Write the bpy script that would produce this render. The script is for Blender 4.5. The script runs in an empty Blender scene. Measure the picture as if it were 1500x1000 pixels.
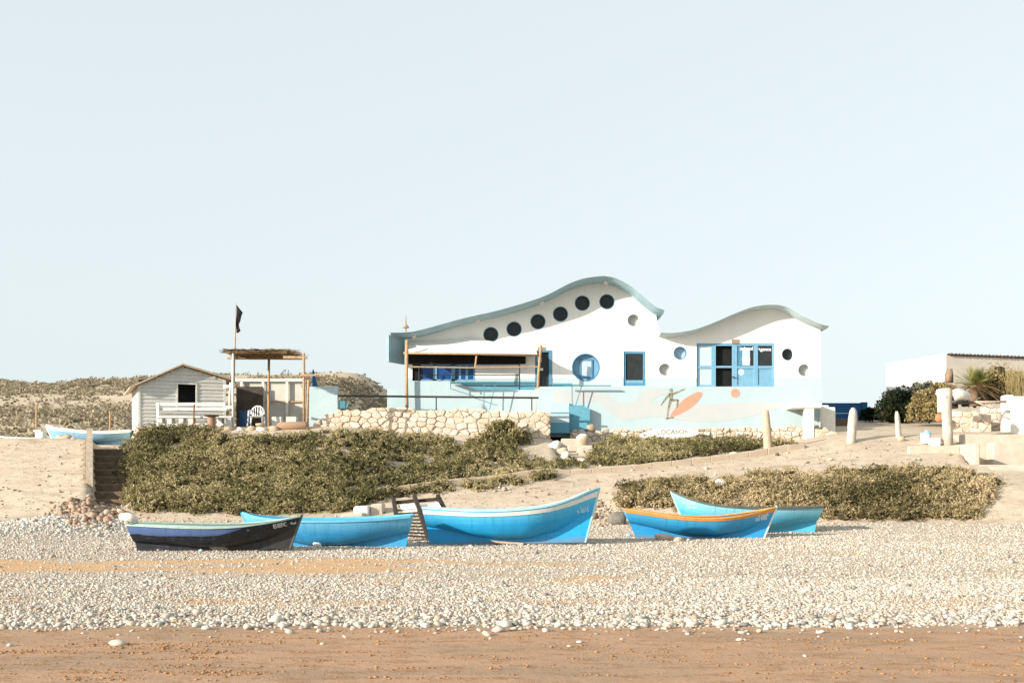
import bpy, bmesh, math, random
import numpy as np
from mathutils import Vector, Matrix
from mathutils.bvhtree import BVHTree

SC = bpy.context.scene
COL = SC.collection
R = math.radians
rng = np.random.default_rng(7)
random.seed(7)

# ------------------------------------------------------------------ camera maths
F, HY, CX, CZ = 1667.0, 712.0, 750.0, 1.7      # focal length and horizon in photo pixels, eye height in metres

def P(px, py, Y):
    return ((px - CX) / F * Y, Y, CZ + (HY - py) / F * Y)
def PX(px, Y): return (px - CX) / F * Y
def PZ(py, Y): return CZ + (HY - py) / F * Y
def lerp(a, b, t): return a + (b - a) * t
def sstep(a, b, x):
    t = np.clip((x - a) / (b - a), 0, 1); return t * t * (3 - 2 * t)

# ------------------------------------------------------------------ object helpers
W = {}                                          # world origin of every object
def tag(o, label=None, cat=None, group=None, kind=None):
    if label: o['label'] = label
    if cat: o['category'] = cat
    if group: o['group'] = group
    if kind: o['kind'] = kind
    return o
def thing(name, label, cat, loc, group=None):
    o = bpy.data.objects.new(name, None); COL.objects.link(o)
    o.location = loc; o.empty_display_size = .2
    W[o.name] = np.array(loc, float)
    return tag(o, label, cat, group)
def link_mesh(name, me, mats, parent, origin):
    o = bpy.data.objects.new(name, me); COL.objects.link(o)
    for m in (mats if isinstance(mats, (list, tuple)) else [mats]):
        me.materials.append(m)
    if parent is not None:
        o.parent = parent
    else:
        o.location = origin
    W[o.name] = np.array(origin, float)
    return o

class MB:
    """collects shapes in world coordinates, builds ONE mesh object"""
    def __init__(s): s.v = []; s.f = []; s.m = []
    def add(s, vs, fs, m=0):
        n = len(s.v); s.v += [tuple(float(c) for c in v) for v in vs]
        for f in fs: s.f.append(tuple(i + n for i in f)); s.m.append(m)
        return s
    def hexa(s, a, m=0):                        # 8 corners: bottom 4 ccw, top 4 ccw
        return s.add(a, [(3,2,1,0),(4,5,6,7),(0,1,5,4),(1,2,6,5),(2,3,7,6),(3,0,4,7)], m)
    def box(s, x0, x1, y0, y1, z0, z1, m=0):
        return s.hexa([(x0,y0,z0),(x1,y0,z0),(x1,y1,z0),(x0,y1,z0),(x0,y0,z1),(x1,y0,z1),(x1,y1,z1),(x0,y1,z1)], m)
    def pbox(s, px0, py0, px1, py1, Y, d, m=0): # front face given by photo measures at depth Y, d metres deep
        return s.box(PX(px0,Y), PX(px1,Y), Y, Y+d, PZ(py1,Y), PZ(py0,Y), m)
    def obox(s, o, u, w, up, du, dw, dz, m=0):  # oriented box from corner o
        o = np.array(o, float); u = np.array(u, float)*du; w = np.array(w, float)*dw; z = np.array(up, float)*dz
        return s.hexa([o, o+u, o+u+w, o+w, o+z, o+u+z, o+u+w+z, o+w+z], m)
    def tube(s, pts, r, n=8, m=0, cap=True, jit=0):
        pts = [np.array(p, float) for p in pts]
        rs = r if isinstance(r, (list, tuple)) else [r]*len(pts)
        vs = []; 
        for i, p in enumerate(pts):
            d = pts[min(i+1, len(pts)-1)] - pts[max(i-1, 0)]; d = d/ (np.linalg.norm(d)+1e-9)
            a = np.cross(d, (0,0,1) if abs(d[2]) < .9 else (0,1,0)); a /= np.linalg.norm(a); b = np.cross(d, a)
            for k in range(n):
                t = 2*math.pi*k/n; rr = rs[i]*(1+jit*(random.random()-.5))
                vs.append(p + a*math.cos(t)*rr + b*math.sin(t)*rr)
        fs = [(i*n+k, i*n+(k+1)%n, (i+1)*n+(k+1)%n, (i+1)*n+k) for i in range(len(pts)-1) for k in range(n)]
        if cap: fs += [tuple(range(n))[::-1], tuple((len(pts)-1)*n+k for k in range(n))]
        return s.add(vs, fs, m)
    def beam(s, p0, p1, w, h, m=0):             # square timber
        p0 = np.array(p0,float); p1 = np.array(p1,float); d = p1-p0; d /= np.linalg.norm(d)
        up = np.array((0,0,1.)) if abs(d[2]) < .9 else np.array((0,1.,0))
        a = np.cross(d, up); a /= np.linalg.norm(a); b = np.cross(a, d)
        c = [(-1,-1),(1,-1),(1,1),(-1,1)]
        vs = [p0+a*i*w/2+b*j*h/2 for i,j in c] + [p1+a*i*w/2+b*j*h/2 for i,j in c]
        return s.hexa(vs, m)
    def blob(s, c, r, e=.8, jit=.12, nu=10, nv=6, m=0, rot=0):   # rounded irregular stone
        c = np.array(c, float); vs = []; sp = lambda x: math.copysign(abs(x)**e, x)
        ph = [random.random()*6.28 for _ in range(4)]; cr, sr = math.cos(rot), math.sin(rot)
        for i in range(nv+1):
            la = -math.pi/2 + math.pi*i/nv
            for k in range(nu):
                lo = 2*math.pi*k/nu
                x = sp(math.cos(la))*sp(math.cos(lo)); y = sp(math.cos(la))*sp(math.sin(lo)); z = sp(math.sin(la))
                q = 1 + jit*1.7*(math.sin(2*x+3*z+ph[0])*.6+math.sin(3*y-2*x+ph[1])*.5+math.sin(4*z+3*y+ph[2])*.4)*.7 
                x, y, z = x*r[0]*q, y*r[1]*q, z*r[2]*q
                vs.append(c + (x*cr-y*sr, x*sr+y*cr, z))
        fs = [(i*nu+k, i*nu+(k+1)%nu, (i+1)*nu+(k+1)%nu, (i+1)*nu+k) for i in range(nv) for k in range(nu)]
        return s.add(vs, fs, m)
    def prism(s, poly, y0, y1, m=0):            # polygon in (x,z) extruded along y
        n = len(poly)
        vs = [(x,y0,z) for x,z in poly] + [(x,y1,z) for x,z in poly]
        fs = [tuple(range(n)), tuple(range(2*n-1, n-1, -1))] + [(i, n+i, n+(i+1)%n, (i+1)%n) for i in range(n)]
        return s.add(vs, fs, m)
    def build(s, name, mats, parent=None, smooth=False, bevel=0, fix=True):
        v = np.array(s.v)
        org = W[parent.name] if parent is not None else np.array([v[:,0].mean(), v[:,1].mean(), v[:,2].min()])
        me = bpy.data.meshes.new(name)
        me.from_pydata([tuple(p) for p in (v-org)], [], s.f)
        me.polygons.foreach_set('material_index', s.m)
        if fix or bevel:
            bm = bmesh.new(); bm.from_mesh(me)
            if bevel:
                bmesh.ops.remove_doubles(bm, verts=bm.verts, dist=1e-5)
                bmesh.ops.bevel(bm, geom=list(bm.edges), offset=bevel, segments=1, affect='EDGES', clamp_overlap=True)
            bmesh.ops.recalc_face_normals(bm, faces=bm.faces)
            bm.to_mesh(me); bm.free()
        if smooth: me.polygons.foreach_set('use_smooth', [True]*len(me.polygons))
        me.update()
        return link_mesh(name, me, mats, parent, org)

def npmesh(name, v, f, mats, parent=None, attrs=None, smooth=False, origin=None):
    v = np.asarray(v, float); f = np.asarray(f, np.int32); k = f.shape[1]
    org = W[parent.name] if parent is not None else (np.array(origin) if origin is not None else np.array([v[:,0].mean(), v[:,1].mean(), v[:,2].min()]))
    me = bpy.data.meshes.new(name)
    me.vertices.add(len(v)); me.vertices.foreach_set('co', (v-org).astype(np.float32).ravel())
    me.loops.add(f.size); me.loops.foreach_set('vertex_index', f.ravel())
    me.polygons.add(len(f)); me.polygons.foreach_set('loop_start', np.arange(0, f.size, k, dtype=np.int32))
    me.polygons.foreach_set('loop_total', np.full(len(f), k, np.int32))
    if smooth: me.polygons.foreach_set('use_smooth', np.ones(len(f), bool))
    me.update(calc_edges=True)
    for n, a in (attrs or {}).items():
        at = me.attributes.new(n, 'FLOAT', 'POINT'); at.data.foreach_set('value', np.asarray(a, np.float32))
    return link_mesh(name, me, mats, parent, org)

# ------------------------------------------------------------------ materials
class NT:
    def __init__(s, name):
        s.mat = bpy.data.materials.new(name); s.mat.use_nodes = True
        s.t = s.mat.node_tree; s.bs = s.t.nodes['Principled BSDF']
    def n(s, typ, **kw):
        nd = s.t.nodes.new(typ)
        for k, v in kw.items():
            if k in nd.inputs: nd.inputs[k].default_value = v
            else: setattr(nd, k, v)
        return nd
    def l(s, a, b): s.t.links.new(a, b)
    def coord(s, scale=(1,1,1), kind='Object'):
        tc = s.n('ShaderNodeTexCoord'); mp = s.n('ShaderNodeMapping'); mp.inputs['Scale'].default_value = scale
        s.l(tc.outputs[kind], mp.inputs['Vector']); return mp.outputs[0]
    def noise(s, scale, detail=4, rough=.6, vec=None):
        nd = s.n('ShaderNodeTexNoise'); nd.inputs['Scale'].default_value = scale
        nd.inputs['Detail'].default_value = detail; nd.inputs['Roughness'].default_value = rough
        s.l(vec if vec is not None else s.coord(), nd.inputs['Vector']); return nd.outputs['Fac']
    def ramp(s, fac, stops, interp='LINEAR'):
        r = s.n('ShaderNodeValToRGB'); r.color_ramp.interpolation = interp
        e = r.color_ramp.elements
        while len(e) < len(stops): e.new(.5)
        for i, (p, c) in enumerate(stops):
            e[i].position = p; e[i].color = (*c, 1) if not isinstance(c, (int,float)) else (c,c,c,1)
        s.l(fac, r.inputs[0]); return r.outputs[0]
    def mix(s, a, b, fac, mode='MIX'):
        m = s.n('ShaderNodeMix', data_type='RGBA', blend_type=mode)
        for sock, v in ((m.inputs[0], fac), (m.inputs[6], a), (m.inputs[7], b)):
            if isinstance(v, bpy.types.NodeSocket): s.l(v, sock)
            elif isinstance(v, (int, float)): sock.default_value = v
            else: sock.default_value = (*v, 1)
        return m.outputs[2]
    def math(s, op, a, b=0.0, clamp=False):
        m = s.n('ShaderNodeMath', operation=op); m.use_clamp = clamp
        for i, v in enumerate((a, b)):
            if isinstance(v, bpy.types.NodeSocket): s.l(v, m.inputs[i])
            else: m.inputs[i].default_value = v
        return m.outputs[0]
    def attr(s, name): return s.n('ShaderNodeAttribute', attribute_name=name).outputs['Fac']
    def bump(s, h, strength=.4, dist=.02):
        b = s.n('ShaderNodeBump'); b.inputs['Strength'].default_value = strength; b.inputs['Distance'].default_value = dist
        s.l(h, b.inputs['Height']); s.l(b.outputs[0], s.bs.inputs['Normal'])
    def out(s, col, rough=.8, spec=.3):
        if isinstance(col, bpy.types.NodeSocket): s.l(col, s.bs.inputs['Base Color'])
        else: s.bs.inputs['Base Color'].default_value = (*col, 1)
        s.bs.inputs['Roughness'].default_value = rough; s.bs.inputs['Specular IOR Level'].default_value = spec
        return s.mat

def mk(name, c1, c2=None, scale=3, rough=.8, spec=.25, bump=.2, bscale=25, bdist=.01, stretch=(1,1,1), lo=.35, hi=.65, c3=None):
    t = NT(name); v = t.coord(stretch)
    if c2 is None: c2 = tuple(x*.82 for x in c1)
    n1 = t.noise(scale, 5, .65, v)
    stops = [(lo, c1), (hi, c2)] + ([(min(hi+.14,1), c3)] if c3 else [])
    col = t.ramp(n1, stops)
    if bump: t.bump(t.noise(bscale, 4, .6, v), bump, bdist)
    return t.out(col, rough, spec)

ROOFPALE = mk('pale_roof_plaster', (.50,.60,.63), (.43,.53,.57), 1.5, .85, .2, .15, 30, .006)
WHITE = mk('white_plaster', (.80,.80,.78), (.74,.74,.71), 1.2, .85, .2, .12, 40, .004, lo=.4, hi=.75)
PALEBLUE = mk('pale_blue_plaster', (.42,.525,.56), (.38,.49,.53), 1.0, .85, .2, .15, 35, .005)
ROOF = mk('roof_plaster', (.33,.46,.51), (.25,.38,.44), 1.5, .85, .2, .15, 30, .006)
BLUE = mk('blue_paint', (.085,.25,.39), (.065,.20,.33), 4, .6, .3, .1, 30, .003)
LBLUE = mk('light_blue_paint', (.17,.36,.50), (.14,.31,.45), 4, .6, .3, .08, 30, .003)
DEEPBLUE = mk('deep_blue_paint', (.012,.10,.26), (.010,.075,.2), 2, .6, .3, .1, 30, .004)
MIDBLUE = mk('mid_blue_plaster', (.10,.29,.40), (.13,.33,.43), 6, .8, .2, .3, 25, .01)
DARK = mk('dark_interior', (.012,.014,.015), (.02,.022,.02), 2, .9, .1, 0)
GLASS = mk('dark_glass', (.018,.024,.026), (.03,.035,.035), 3, .25, .25, 0)
GREYBOARD = mk('grey_board', (.42,.43,.42), (.36,.36,.35), 5, .9, .1, .1)
PALEGLASS = mk('pale_curtain_glass', (.45,.58,.66), (.38,.52,.62), 3, .35, .3, 0)
WOODGREY = mk('whitewashed_boards', (.60,.60,.57), (.50,.50,.47), 2.5, .85, .15, .25, 30, .006, (1,1,6))
WOODWHITE = mk('white_timber', (.70,.69,.66), (.58,.57,.53), 6, .8, .2, .25, 40, .004)
WOODTAN = mk('tan_timber', (.46,.31,.19), (.33,.21,.12), 6, .85, .15, .3, 40, .005)
WOODDARK = mk('dark_timber', (.03,.026,.022), (.06,.05,.04), 8, .85, .15, .4, 40, .008)
ROOFTAN = mk('tan_roof_board', (.52,.42,.31), (.42,.33,.24), 3, .9, .1, .2, 30, .006)
THATCH = mk('dry_thatch', (.16,.11,.07), (.30,.22,.13), 12, .95, .05, .4, 60, .01)
CANVAS = mk('white_canvas', (.78,.76,.73), (.72,.70,.66), 1.5, .9, .1, .15, 12, .02)
LINING = mk('black_shade_cloth', (.018,.018,.018), (.03,.028,.026), 3, .95, .05, .2, 60, .004)
BLACKPIPE = mk('black_pipe', (.02,.022,.024), (.05,.045,.04), 10, .6, .3, 0)
TEALPIPE = mk('teal_pipe', (.09,.27,.33), (.06,.2,.26), 10, .6, .3, 0)
PLASTIC = mk('white_plastic', (.75,.76,.76), (.70,.71,.71), 3, .45, .4, 0)
BLUEPLASTIC = mk('blue_plastic', (.02,.07,.16), (.03,.09,.2), 3, .5, .3, 0)
CONC = mk('pale_concrete', (.56,.49,.41), (.47,.40,.32), 2.0, .9, .15, .4, 18, .02, c3=(.62,.56,.48))
WHITECONC = mk('whitewashed_concrete', (.74,.72,.68), (.64,.61,.56), 3, .9, .15, .3, 20, .012)
FLAGBLACK = mk('black_cloth', (.015,.016,.022), (.03,.03,.035), 5, .9, .1, .2, 12, .02)
STRAW = mk('pink_straw', (.44,.29,.20), (.27,.17,.11), 30, .95, .05, .5, 70, .02, (4,4,.7))
DRIFT = mk('driftwood', (.54,.44,.34), (.38,.30,.22), 4, .9, .1, .5, 22, .02, (4,4,1))
DRIFTWHITE = mk('bleached_driftwood', (.55,.51,.45), (.40,.35,.29), 4, .9, .1, .5, 22, .02, (3,3,.8))
BROWNLOG = mk('brown_log', (.22,.15,.10), (.34,.24,.17), 9, .95, .05, .6, 30, .03)
CLAY = mk('orange_clay', (.45,.22,.11), (.36,.17,.09), 6, .9, .1, .3)
BROWNPLAQUE = mk('brown_plaque', (.36,.27,.17), (.22,.15,.09), 60, .8, .2, 0)
LETTERWHITE = mk('white_letter_paint', (.80,.82,.82), (.66,.69,.70), 30, .8, .2, 0)
LETTERBLUE = mk('faded_blue_letter_paint', (.32,.55,.72), (.22,.44,.62), 40, .8, .2, 0)
LETTERPALE = mk('faded_white_letter_paint', (.62,.74,.80), (.50,.70,.78), 40, .8, .2, 0)
LETTERGREY = mk('grey_letter_paint', (.12,.12,.11), (.24,.24,.22), 30, .8, .2, 0)
PEACH = mk('peach_mural_paint', (.49,.27,.185), (.47,.30,.22), 3, .85, .15, .1)
OLIVEPAINT = mk('olive_mural_paint', (.14,.13,.08), (.36,.33,.22), 18, .85, .15, .1, lo=.45, hi=.55)
WAVEWHITE = mk('white_mural_paint', (.47,.48,.48), (.43,.47,.49), 1.5, .85, .15, .1)

def stone_mat(name, cols, scale=.9, bump=.5, bscale=14):
    t = NT(name); v = t.coord()
    vo = t.n('ShaderNodeTexVoronoi'); vo.inputs['Scale'].default_value = scale; t.l(v, vo.inputs['Vector'])
    a = t.attr('tint')
    base = t.ramp(a, [(i/(len(cols)-1), c) for i, c in enumerate(cols)])
    n2 = t.noise(9, 5, .7, v)
    col = t.mix(base, t.ramp(n2, [(.3, .55), (.6, 1.0)]), .75, 'MULTIPLY')
    t.bump(t.noise(bscale, 6, .7, v), bump, .03)
    return t.out(col, .9, .15)
STONE = stone_mat('beige_stone', [(.66,.55,.44),(.73,.63,.52),(.60,.48,.37),(.77,.70,.60),(.63,.49,.38)])
PEBBLE = stone_mat('pebble', [tuple(c*.86 for c in q) for q in [(.66,.60,.51),(.74,.69,.61),(.58,.52,.44),(.50,.35,.25),(.80,.76,.70),(.28,.26,.24),(.66,.56,.45),(.72,.66,.57)]], bump=.1)
ROCKDARK = mk('dark_rock', (.13,.12,.11), (.22,.2,.17), 5, .9, .15, .6, 14, .04)
ROCKGREY = mk('grey_rock', (.34,.33,.29), (.25,.24,.21), 6, .85, .2, .4, 14, .02)
ROCKTAN = mk('tan_rock', (.50,.39,.29), (.40,.30,.22), 5, .9, .15, .5, 14, .03)
ROCKWHITE = mk('white_rock', (.76,.73,.68), (.60,.55,.48), 3, .9, .15, .5, 12, .04)
RUBBLE = stone_mat('reddish_rubble', [(.32,.20,.14),(.5,.38,.28),(.16,.11,.08),(.58,.48,.38),(.4,.22,.15)], bump=.5)
CLOD = stone_mat('sand_clod', [(.40,.21,.095),(.46,.25,.12),(.27,.15,.07)], bump=.4)

def leaf_mat(name, cols):
    t = NT(name); a = t.attr('tint')
    col = t.ramp(a, [(i/(len(cols)-1), c) for i, c in enumerate(cols)])
    t.out(col, .75, .15)
    tr_ = t.n('ShaderNodeBsdfTranslucent'); t.l(col, tr_.inputs[0]); ms = t.n('ShaderNodeMixShader'); ms.inputs[0].default_value = .25
    o_ = t.t.nodes['Material Output']; t.l(t.bs.outputs[0], ms.inputs[1]); t.l(tr_.outputs[0], ms.inputs[2]); t.l(ms.outputs[0], o_.inputs['Surface'])
    return t.mat
LEAF_OLIVE = leaf_mat('olive_leaf', [(.04,.045,.018),(.125,.118,.048),(.25,.22,.098),(.385,.325,.165),(.53,.44,.26)])
LEAF_DRY = leaf_mat('dry_olive_leaf', [(.055,.052,.022),(.16,.135,.06),(.31,.25,.125),(.45,.355,.20),(.56,.45,.28)])
LEAF_DARK = leaf_mat('dark_green_leaf', [(.008,.014,.006),(.015,.024,.01),(.028,.038,.016),(.05,.055,.03)])
LEAF_YELLOW = leaf_mat('yellow_dry_leaf', [(.14,.11,.04),(.28,.22,.09),(.40,.32,.15),(.5,.4,.23)])
LEAF_GREY = leaf_mat('grey_green_leaf', [(.14,.15,.10),(.22,.22,.16),(.3,.29,.22)])
LEAF_SCRUB = leaf_mat('hazy_scrub_leaf', [(.17,.15,.10),(.28,.24,.165),(.36,.30,.215),(.43,.36,.265)])  # scrub colours lightened to carry the haze over the hill
PALMLEAF = leaf_mat('palm_leaf', [(.11,.13,.035),(.25,.25,.08),(.40,.36,.14)])
PALMDEAD = leaf_mat('dead_palm_leaf', [(.10,.06,.035),(.24,.15,.085),(.42,.28,.17)])
TWIG = mk('dark_twigs', (.04,.033,.018), (.075,.06,.032), 6, .95, .05, .8, 20, .08)

# ------------------------------------------------------------------ terrain
def prof_left(X, Y):
    return np.interp(Y, [0,33,38,41,43,46.5,50,60,90,1500], [0,0,.08,.25,.6,2.25,3.77,3.9,5,5])
gx = np.unique(np.concatenate([np.linspace(-700,-60,26), np.linspace(-60,-30,31), np.arange(-30,30.01,.22), np.linspace(30,60,31), np.linspace(60,700,26)]))
gy = np.unique(np.concatenate([np.linspace(-60,4,17), np.arange(4,72.01,.22), np.linspace(72,120,25), np.linspace(120,900,30)]))
def zcol(X):
    """height profile of the shore along Y at one X, right of the left bank"""
    Yu = np.interp(X, [-5.5,2.1,13.1,15.8,24], [46.3,48.8,52,52.8,54])
    zu = np.interp(X, [-5.5,2.1,3.7,8.2,11.5,13.1,15.8,24], [1.34,2.22,2.30,2.65,3.12,3.42,3.92,4.15])
    zs = np.interp(X, [2,4.1,9,13.5,18], [1.3,1.6,1.85,1.98,2.05])
    lin = lambda y: .34 + (zu-.34)*(y-42)/(Yu-42)
    wR = float(sstep(2.6, 4.6, X))
    z45 = lerp(lin(44.6), zs-.35, wR); z46 = lerp(lin(46.2), zs, wR)
    z57 = np.interp(X, [-5,2,14,16,20], [4.3,3.95,3.95,4.4,4.5])
    z68 = np.interp(X, [-5,14,16], [4.5,4.6,5.72])
    ys = [0,33,38,42.3,44.6,46.2,Yu,Yu+.5,55.2 if X<2 else 57.5,68,90,1500]
    y9 = 55.2 if X < 2 else 57.5
    zR = np.interp(gy, ys, [0,0,.08,.34,z45,min(z46,zu-.02),zu,zu+.12,z57,z68,z68,4.0])
    zM = np.interp(gy, [0,33,38,42.5,44,48,52.3,53.0,56,62,90,1500], [0,0,.08,.36,.75,2.65,4.3,4.5,4.55,4.6,5,5])
    w = float(sstep(-8, -4.5, X))
    return zM*(1-w) + zR*w
ZG = np.stack([zcol(x) for x in gx], 0)
XX, YY = np.meshgrid(gx, gy, indexing='ij')
rr = XX/np.maximum(YY, 1)
LG = prof_left(XX, YY)
wl = 1 - sstep(-.372, -.366, rr)
st = np.interp(YY, [0,42.5,44.5,46,51,54,62,70], [0,.4,.8,1.0,2.9,3.55,3.7,3.9])
ws = sstep(-.372,-.367,rr) * (1-sstep(-.338,-.330,rr)) * sstep(43,44.5,YY)*(1-sstep(64,70,YY))
ZG = ZG*(1-ws) + np.minimum(ZG, st)*ws
ZG = ZG*(1-wl) + LG*wl
def vnoise(X, Y, seed, s):
    q = np.zeros_like(X); g = np.random.default_rng(seed)
    for o in range(5):
        for _ in range(3):
            a = g.uniform(0, 6.28); f = s*(1.9**o)*g.uniform(.7,1.3); q += np.sin((X*math.cos(a)+Y*math.sin(a))*f + g.uniform(0,6.28)) / (1.7**o)
    return q/6
wq = sstep(.3965,.4,rr)*sstep(47.6,48.2,YY)*(1-sstep(52.2,52.6,YY)); ZG = ZG*(1-wq)+np.minimum(ZG,2.62)*wq
nz = vnoise(XX, YY, 3, .35)
amp = np.interp(YY, [0,13,15,36,44,70,120], [.012,.015,.04,.05,.10,.06,.4])
ZG = ZG + nz*amp
ZG += .62*np.exp(-(((XX+14.6)/3.2)**2 + ((YY-37.4)/1.7)**2)) * (1+.15*nz)      # heap of shingle
ZG += .05*np.exp(-((YY-15.2)/.7)**2)*(1+nz)                                     # step of the shingle bank
# ruts along the ramp
Yu_g = np.interp(XX, [-5.5,2.1,13.1,15.8,24], [46.3,48.8,52,52.8,54])
for off in (1.2, 2.6):
    ZG -= .07*np.exp(-((YY-Yu_g+off)/.22)**2)*(XX>-4)
ZG = np.where(YY > 64, ZG, ZG)
def hz(X, Y):
    X = np.asarray(X, float); Y = np.asarray(Y, float)
    i = np.clip(np.searchsorted(gx, X)-1, 0, len(gx)-2); j = np.clip(np.searchsorted(gy, Y)-1, 0, len(gy)-2)
    u = (X-gx[i])/(gx[i+1]-gx[i]); v = (Y-gy[j])/(gy[j+1]-gy[j])
    return (ZG[i,j]*(1-u)+ZG[i+1,j]*u)*(1-v) + (ZG[i,j+1]*(1-u)+ZG[i+1,j+1]*u)*v
YS = np.arange(9.5, 80, .08)
def ground_at(px, py):
    px = np.atleast_1d(np.asarray(px,float)); py = np.atleast_1d(np.asarray(py,float))
    out = np.zeros((len(px),3))
    for a in range(0, len(px), 2000):
        p, q = px[a:a+2000,None], py[a:a+2000,None]
        X = (p-CX)/F*YS; Z = CZ+(HY-q)/F*YS
        hit = Z <= hz(X, YS[None,:]+0*X)
        k = np.where(hit.any(1), hit.argmax(1), len(YS)-1)
        r_ = np.arange(len(k)); y = YS[k]
        out[a:a+2000] = np.stack([X[r_,k], y, hz(X[r_,k], y)], 1)
    return out
def G(px, py): return ground_at(px, py)[0]

def gravel(X, Y):
    """how much shingle lies on the beach"""
    n = vnoise(X, Y*1.6, 11, .45)*1.7; n2 = vnoise(X, Y, 12, 1.6); n = n+.35*n2
    d = sstep(13.6, 14.3, Y + .5*n + .25*n2 + .00*X)
    r = X/np.maximum(Y,1)
    b1 = 1.15*np.exp(-np.abs((Y-23.6-3.6*n-1.6*n2)/2.5)**2.2) * (1-sstep(-.16,.0,r+.08*n))
    b2 = 1.2*np.exp(-((Y-20.6-2.2*n-1.0*n2)/.8)**2) * np.exp(-((r-.04)/.09)**2)
    b3 = 1.2*np.exp(-((Y-25.6-2.6*n-1.2*n2)/.9)**2) * np.exp(-((r+.02)/.13)**2)
    b4 = np.exp(-((Y-35.5-.8*n)/1.2)**2) * sstep(.28,.36,r)*.75
    b5 = np.exp(-((Y-16.5-.8*n)/1.0)**2) * sstep(.26,.36,r)*.7
    b6 = .55*np.exp(-((Y-29.0-3*n-1.5*n2)/.9)**2)*sstep(-.05,.1,r)
    b1 = np.maximum(b1,b6)
    d = d*(1-.90*np.clip(b1+b2+b3+b4+b5, 0, 1))
    d = d*(1-sstep(39.5, 43.5, Y+1.2*n))
    e = vnoise(X, Y*1.3, 14, .8)+.6*vnoise(X, Y, 15, 2.3)
    d = d*(1-.75*np.clip(.45+1.3*e,0,1)*sstep(14.6,15.4,Y)*(1-sstep(16.0,19.5,Y+1.2*n)))
    d = d*(1-.5*np.clip(1.6*(e-.12),0,1)*sstep(19,22,Y))
    return np.clip(d, 0, 1)

nX, nY = XX.shape
idx = np.arange(nX*nY).reshape(nX, nY)
faces = np.stack([idx[:-1,:-1], idx[1:,:-1], idx[1:,1:], idx[:-1,1:]], -1).reshape(-1,4)
t = NT('shore_ground'); v = t.coord()
wet = t.attr('wet'); gr = t.attr('gravel'); dry = t.attr('orange')
nbig = t.noise(.6, 5, .6, v); nfine = t.noise(14, 5, .7, v); ngr = t.noise(60, 3, .6, v)
sand = t.ramp(nbig, [(.3,(.57,.46,.345)), (.55,(.64,.53,.41)), (.8,(.49,.385,.28))])
sand = t.mix(sand, t.ramp(nfine, [(.3,.72),(.6,1.0)]), .5, 'MULTIPLY')
osand = t.ramp(t.noise(2.2,5,.7,v), [(.3,(.62,.35,.165)), (.6,(.68,.45,.26)), (.8,(.42,.225,.105))])
wv = t.coord((.8,1.5,1))
wsand = t.ramp(t.noise(1.4,6,.65,wv), [(.3,(.48,.29,.175)), (.5,(.53,.335,.215)), (.7,(.44,.265,.16))])
wsand = t.mix(wsand,(.36,.255,.18),t.math('MULTIPLY',t.ramp(t.noise(.5,5,.65,t.coord((.7,1.8,1))),[(.45,0.0),(.62,1.0)]),.7))
wsand = t.mix(wsand, t.ramp(ngr, [(.3,.82),(.6,1.0)]), .6, 'MULTIPLY')
vo = t.n('ShaderNodeTexVoronoi'); vo.inputs['Scale'].default_value = 15; t.l(v, vo.inputs['Vector'])
peb = t.ramp(t.n('ShaderNodeSeparateColor').outputs[0], [(0,(.5,.4,.3)),(1,(1,1,1))])
sep = t.n('ShaderNodeSeparateColor'); t.l(vo.outputs['Color'], sep.inputs[0])
peb = t.ramp(sep.outputs[0], [(0,(.50,.38,.27)),(.35,(.64,.54,.43)),(.7,(.72,.64,.53)),(1,(.58,.46,.35))])
peb = t.mix(peb, t.ramp(vo.outputs['Distance'], [(.0,1.0),(.55,.75)]), .6, 'MULTIPLY')
gmask = t.math('MULTIPLY', t.ramp(t.math('ADD', gr, t.math('MULTIPLY', t.math('SUBTRACT', nfine, .5), 1.2)), [(.30,0.0),(.62,1.0)]), 1.0)
streak=t.noise(2.6,6,.7,t.coord((.9,1.9,1))); wsand=t.mix(wsand,(.42,.22,.10),t.math('MULTIPLY',t.ramp(streak,[(.53,0.0),(.62,1.0)]),.6))
sand = t.mix(sand,(.30,.225,.155),t.math('MULTIPLY',t.ramp(t.noise(1.1,6,.75,t.coord((.6,1.6,1))),[(.52,0.0),(.68,1.0)]),.6))
col = t.mix(sand, osand, dry)
col = t.mix(col, wsand, wet)
col = t.mix(col, peb, gmask); col = t.mix(col,(.87,.87,.87),1.0,'MULTIPLY')
hh = t.math('ADD', t.math('MULTIPLY', t.math('MULTIPLY', vo.outputs['Distance'], -1.0), gmask), t.math('MULTIPLY', nfine, .6))
hh = t.math('ADD', hh, t.math('MULTIPLY', ngr, .15)); hh = t.math('ADD', hh, t.math('MULTIPLY', t.math('MULTIPLY', t.ramp(streak,[(.52,0.0),(.64,1.0)]), nfine), 2.0))
t.bump(hh, .55, .05)
GROUND = t.out(col, .92, .12)
nn = vnoise(XX, YY*2, 21, .45)
wetA = 1-sstep(13.2, 14.7, YY+.7*nn)
grA = gravel(XX, YY)
orA = sstep(14,15.5,YY)*(1-sstep(28,33,YY))*.95
g = npmesh('beach_ground', np.stack([XX.ravel(),YY.ravel(),ZG.ravel()],1), faces, GROUND, attrs={'wet':wetA.ravel(),'gravel':grA.ravel(),'orange':orA.ravel()}, smooth=True, origin=(0,0,0))
tag(g, 'sand and shingle shore rising to the terraces', 'beach', kind='structure')

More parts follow.
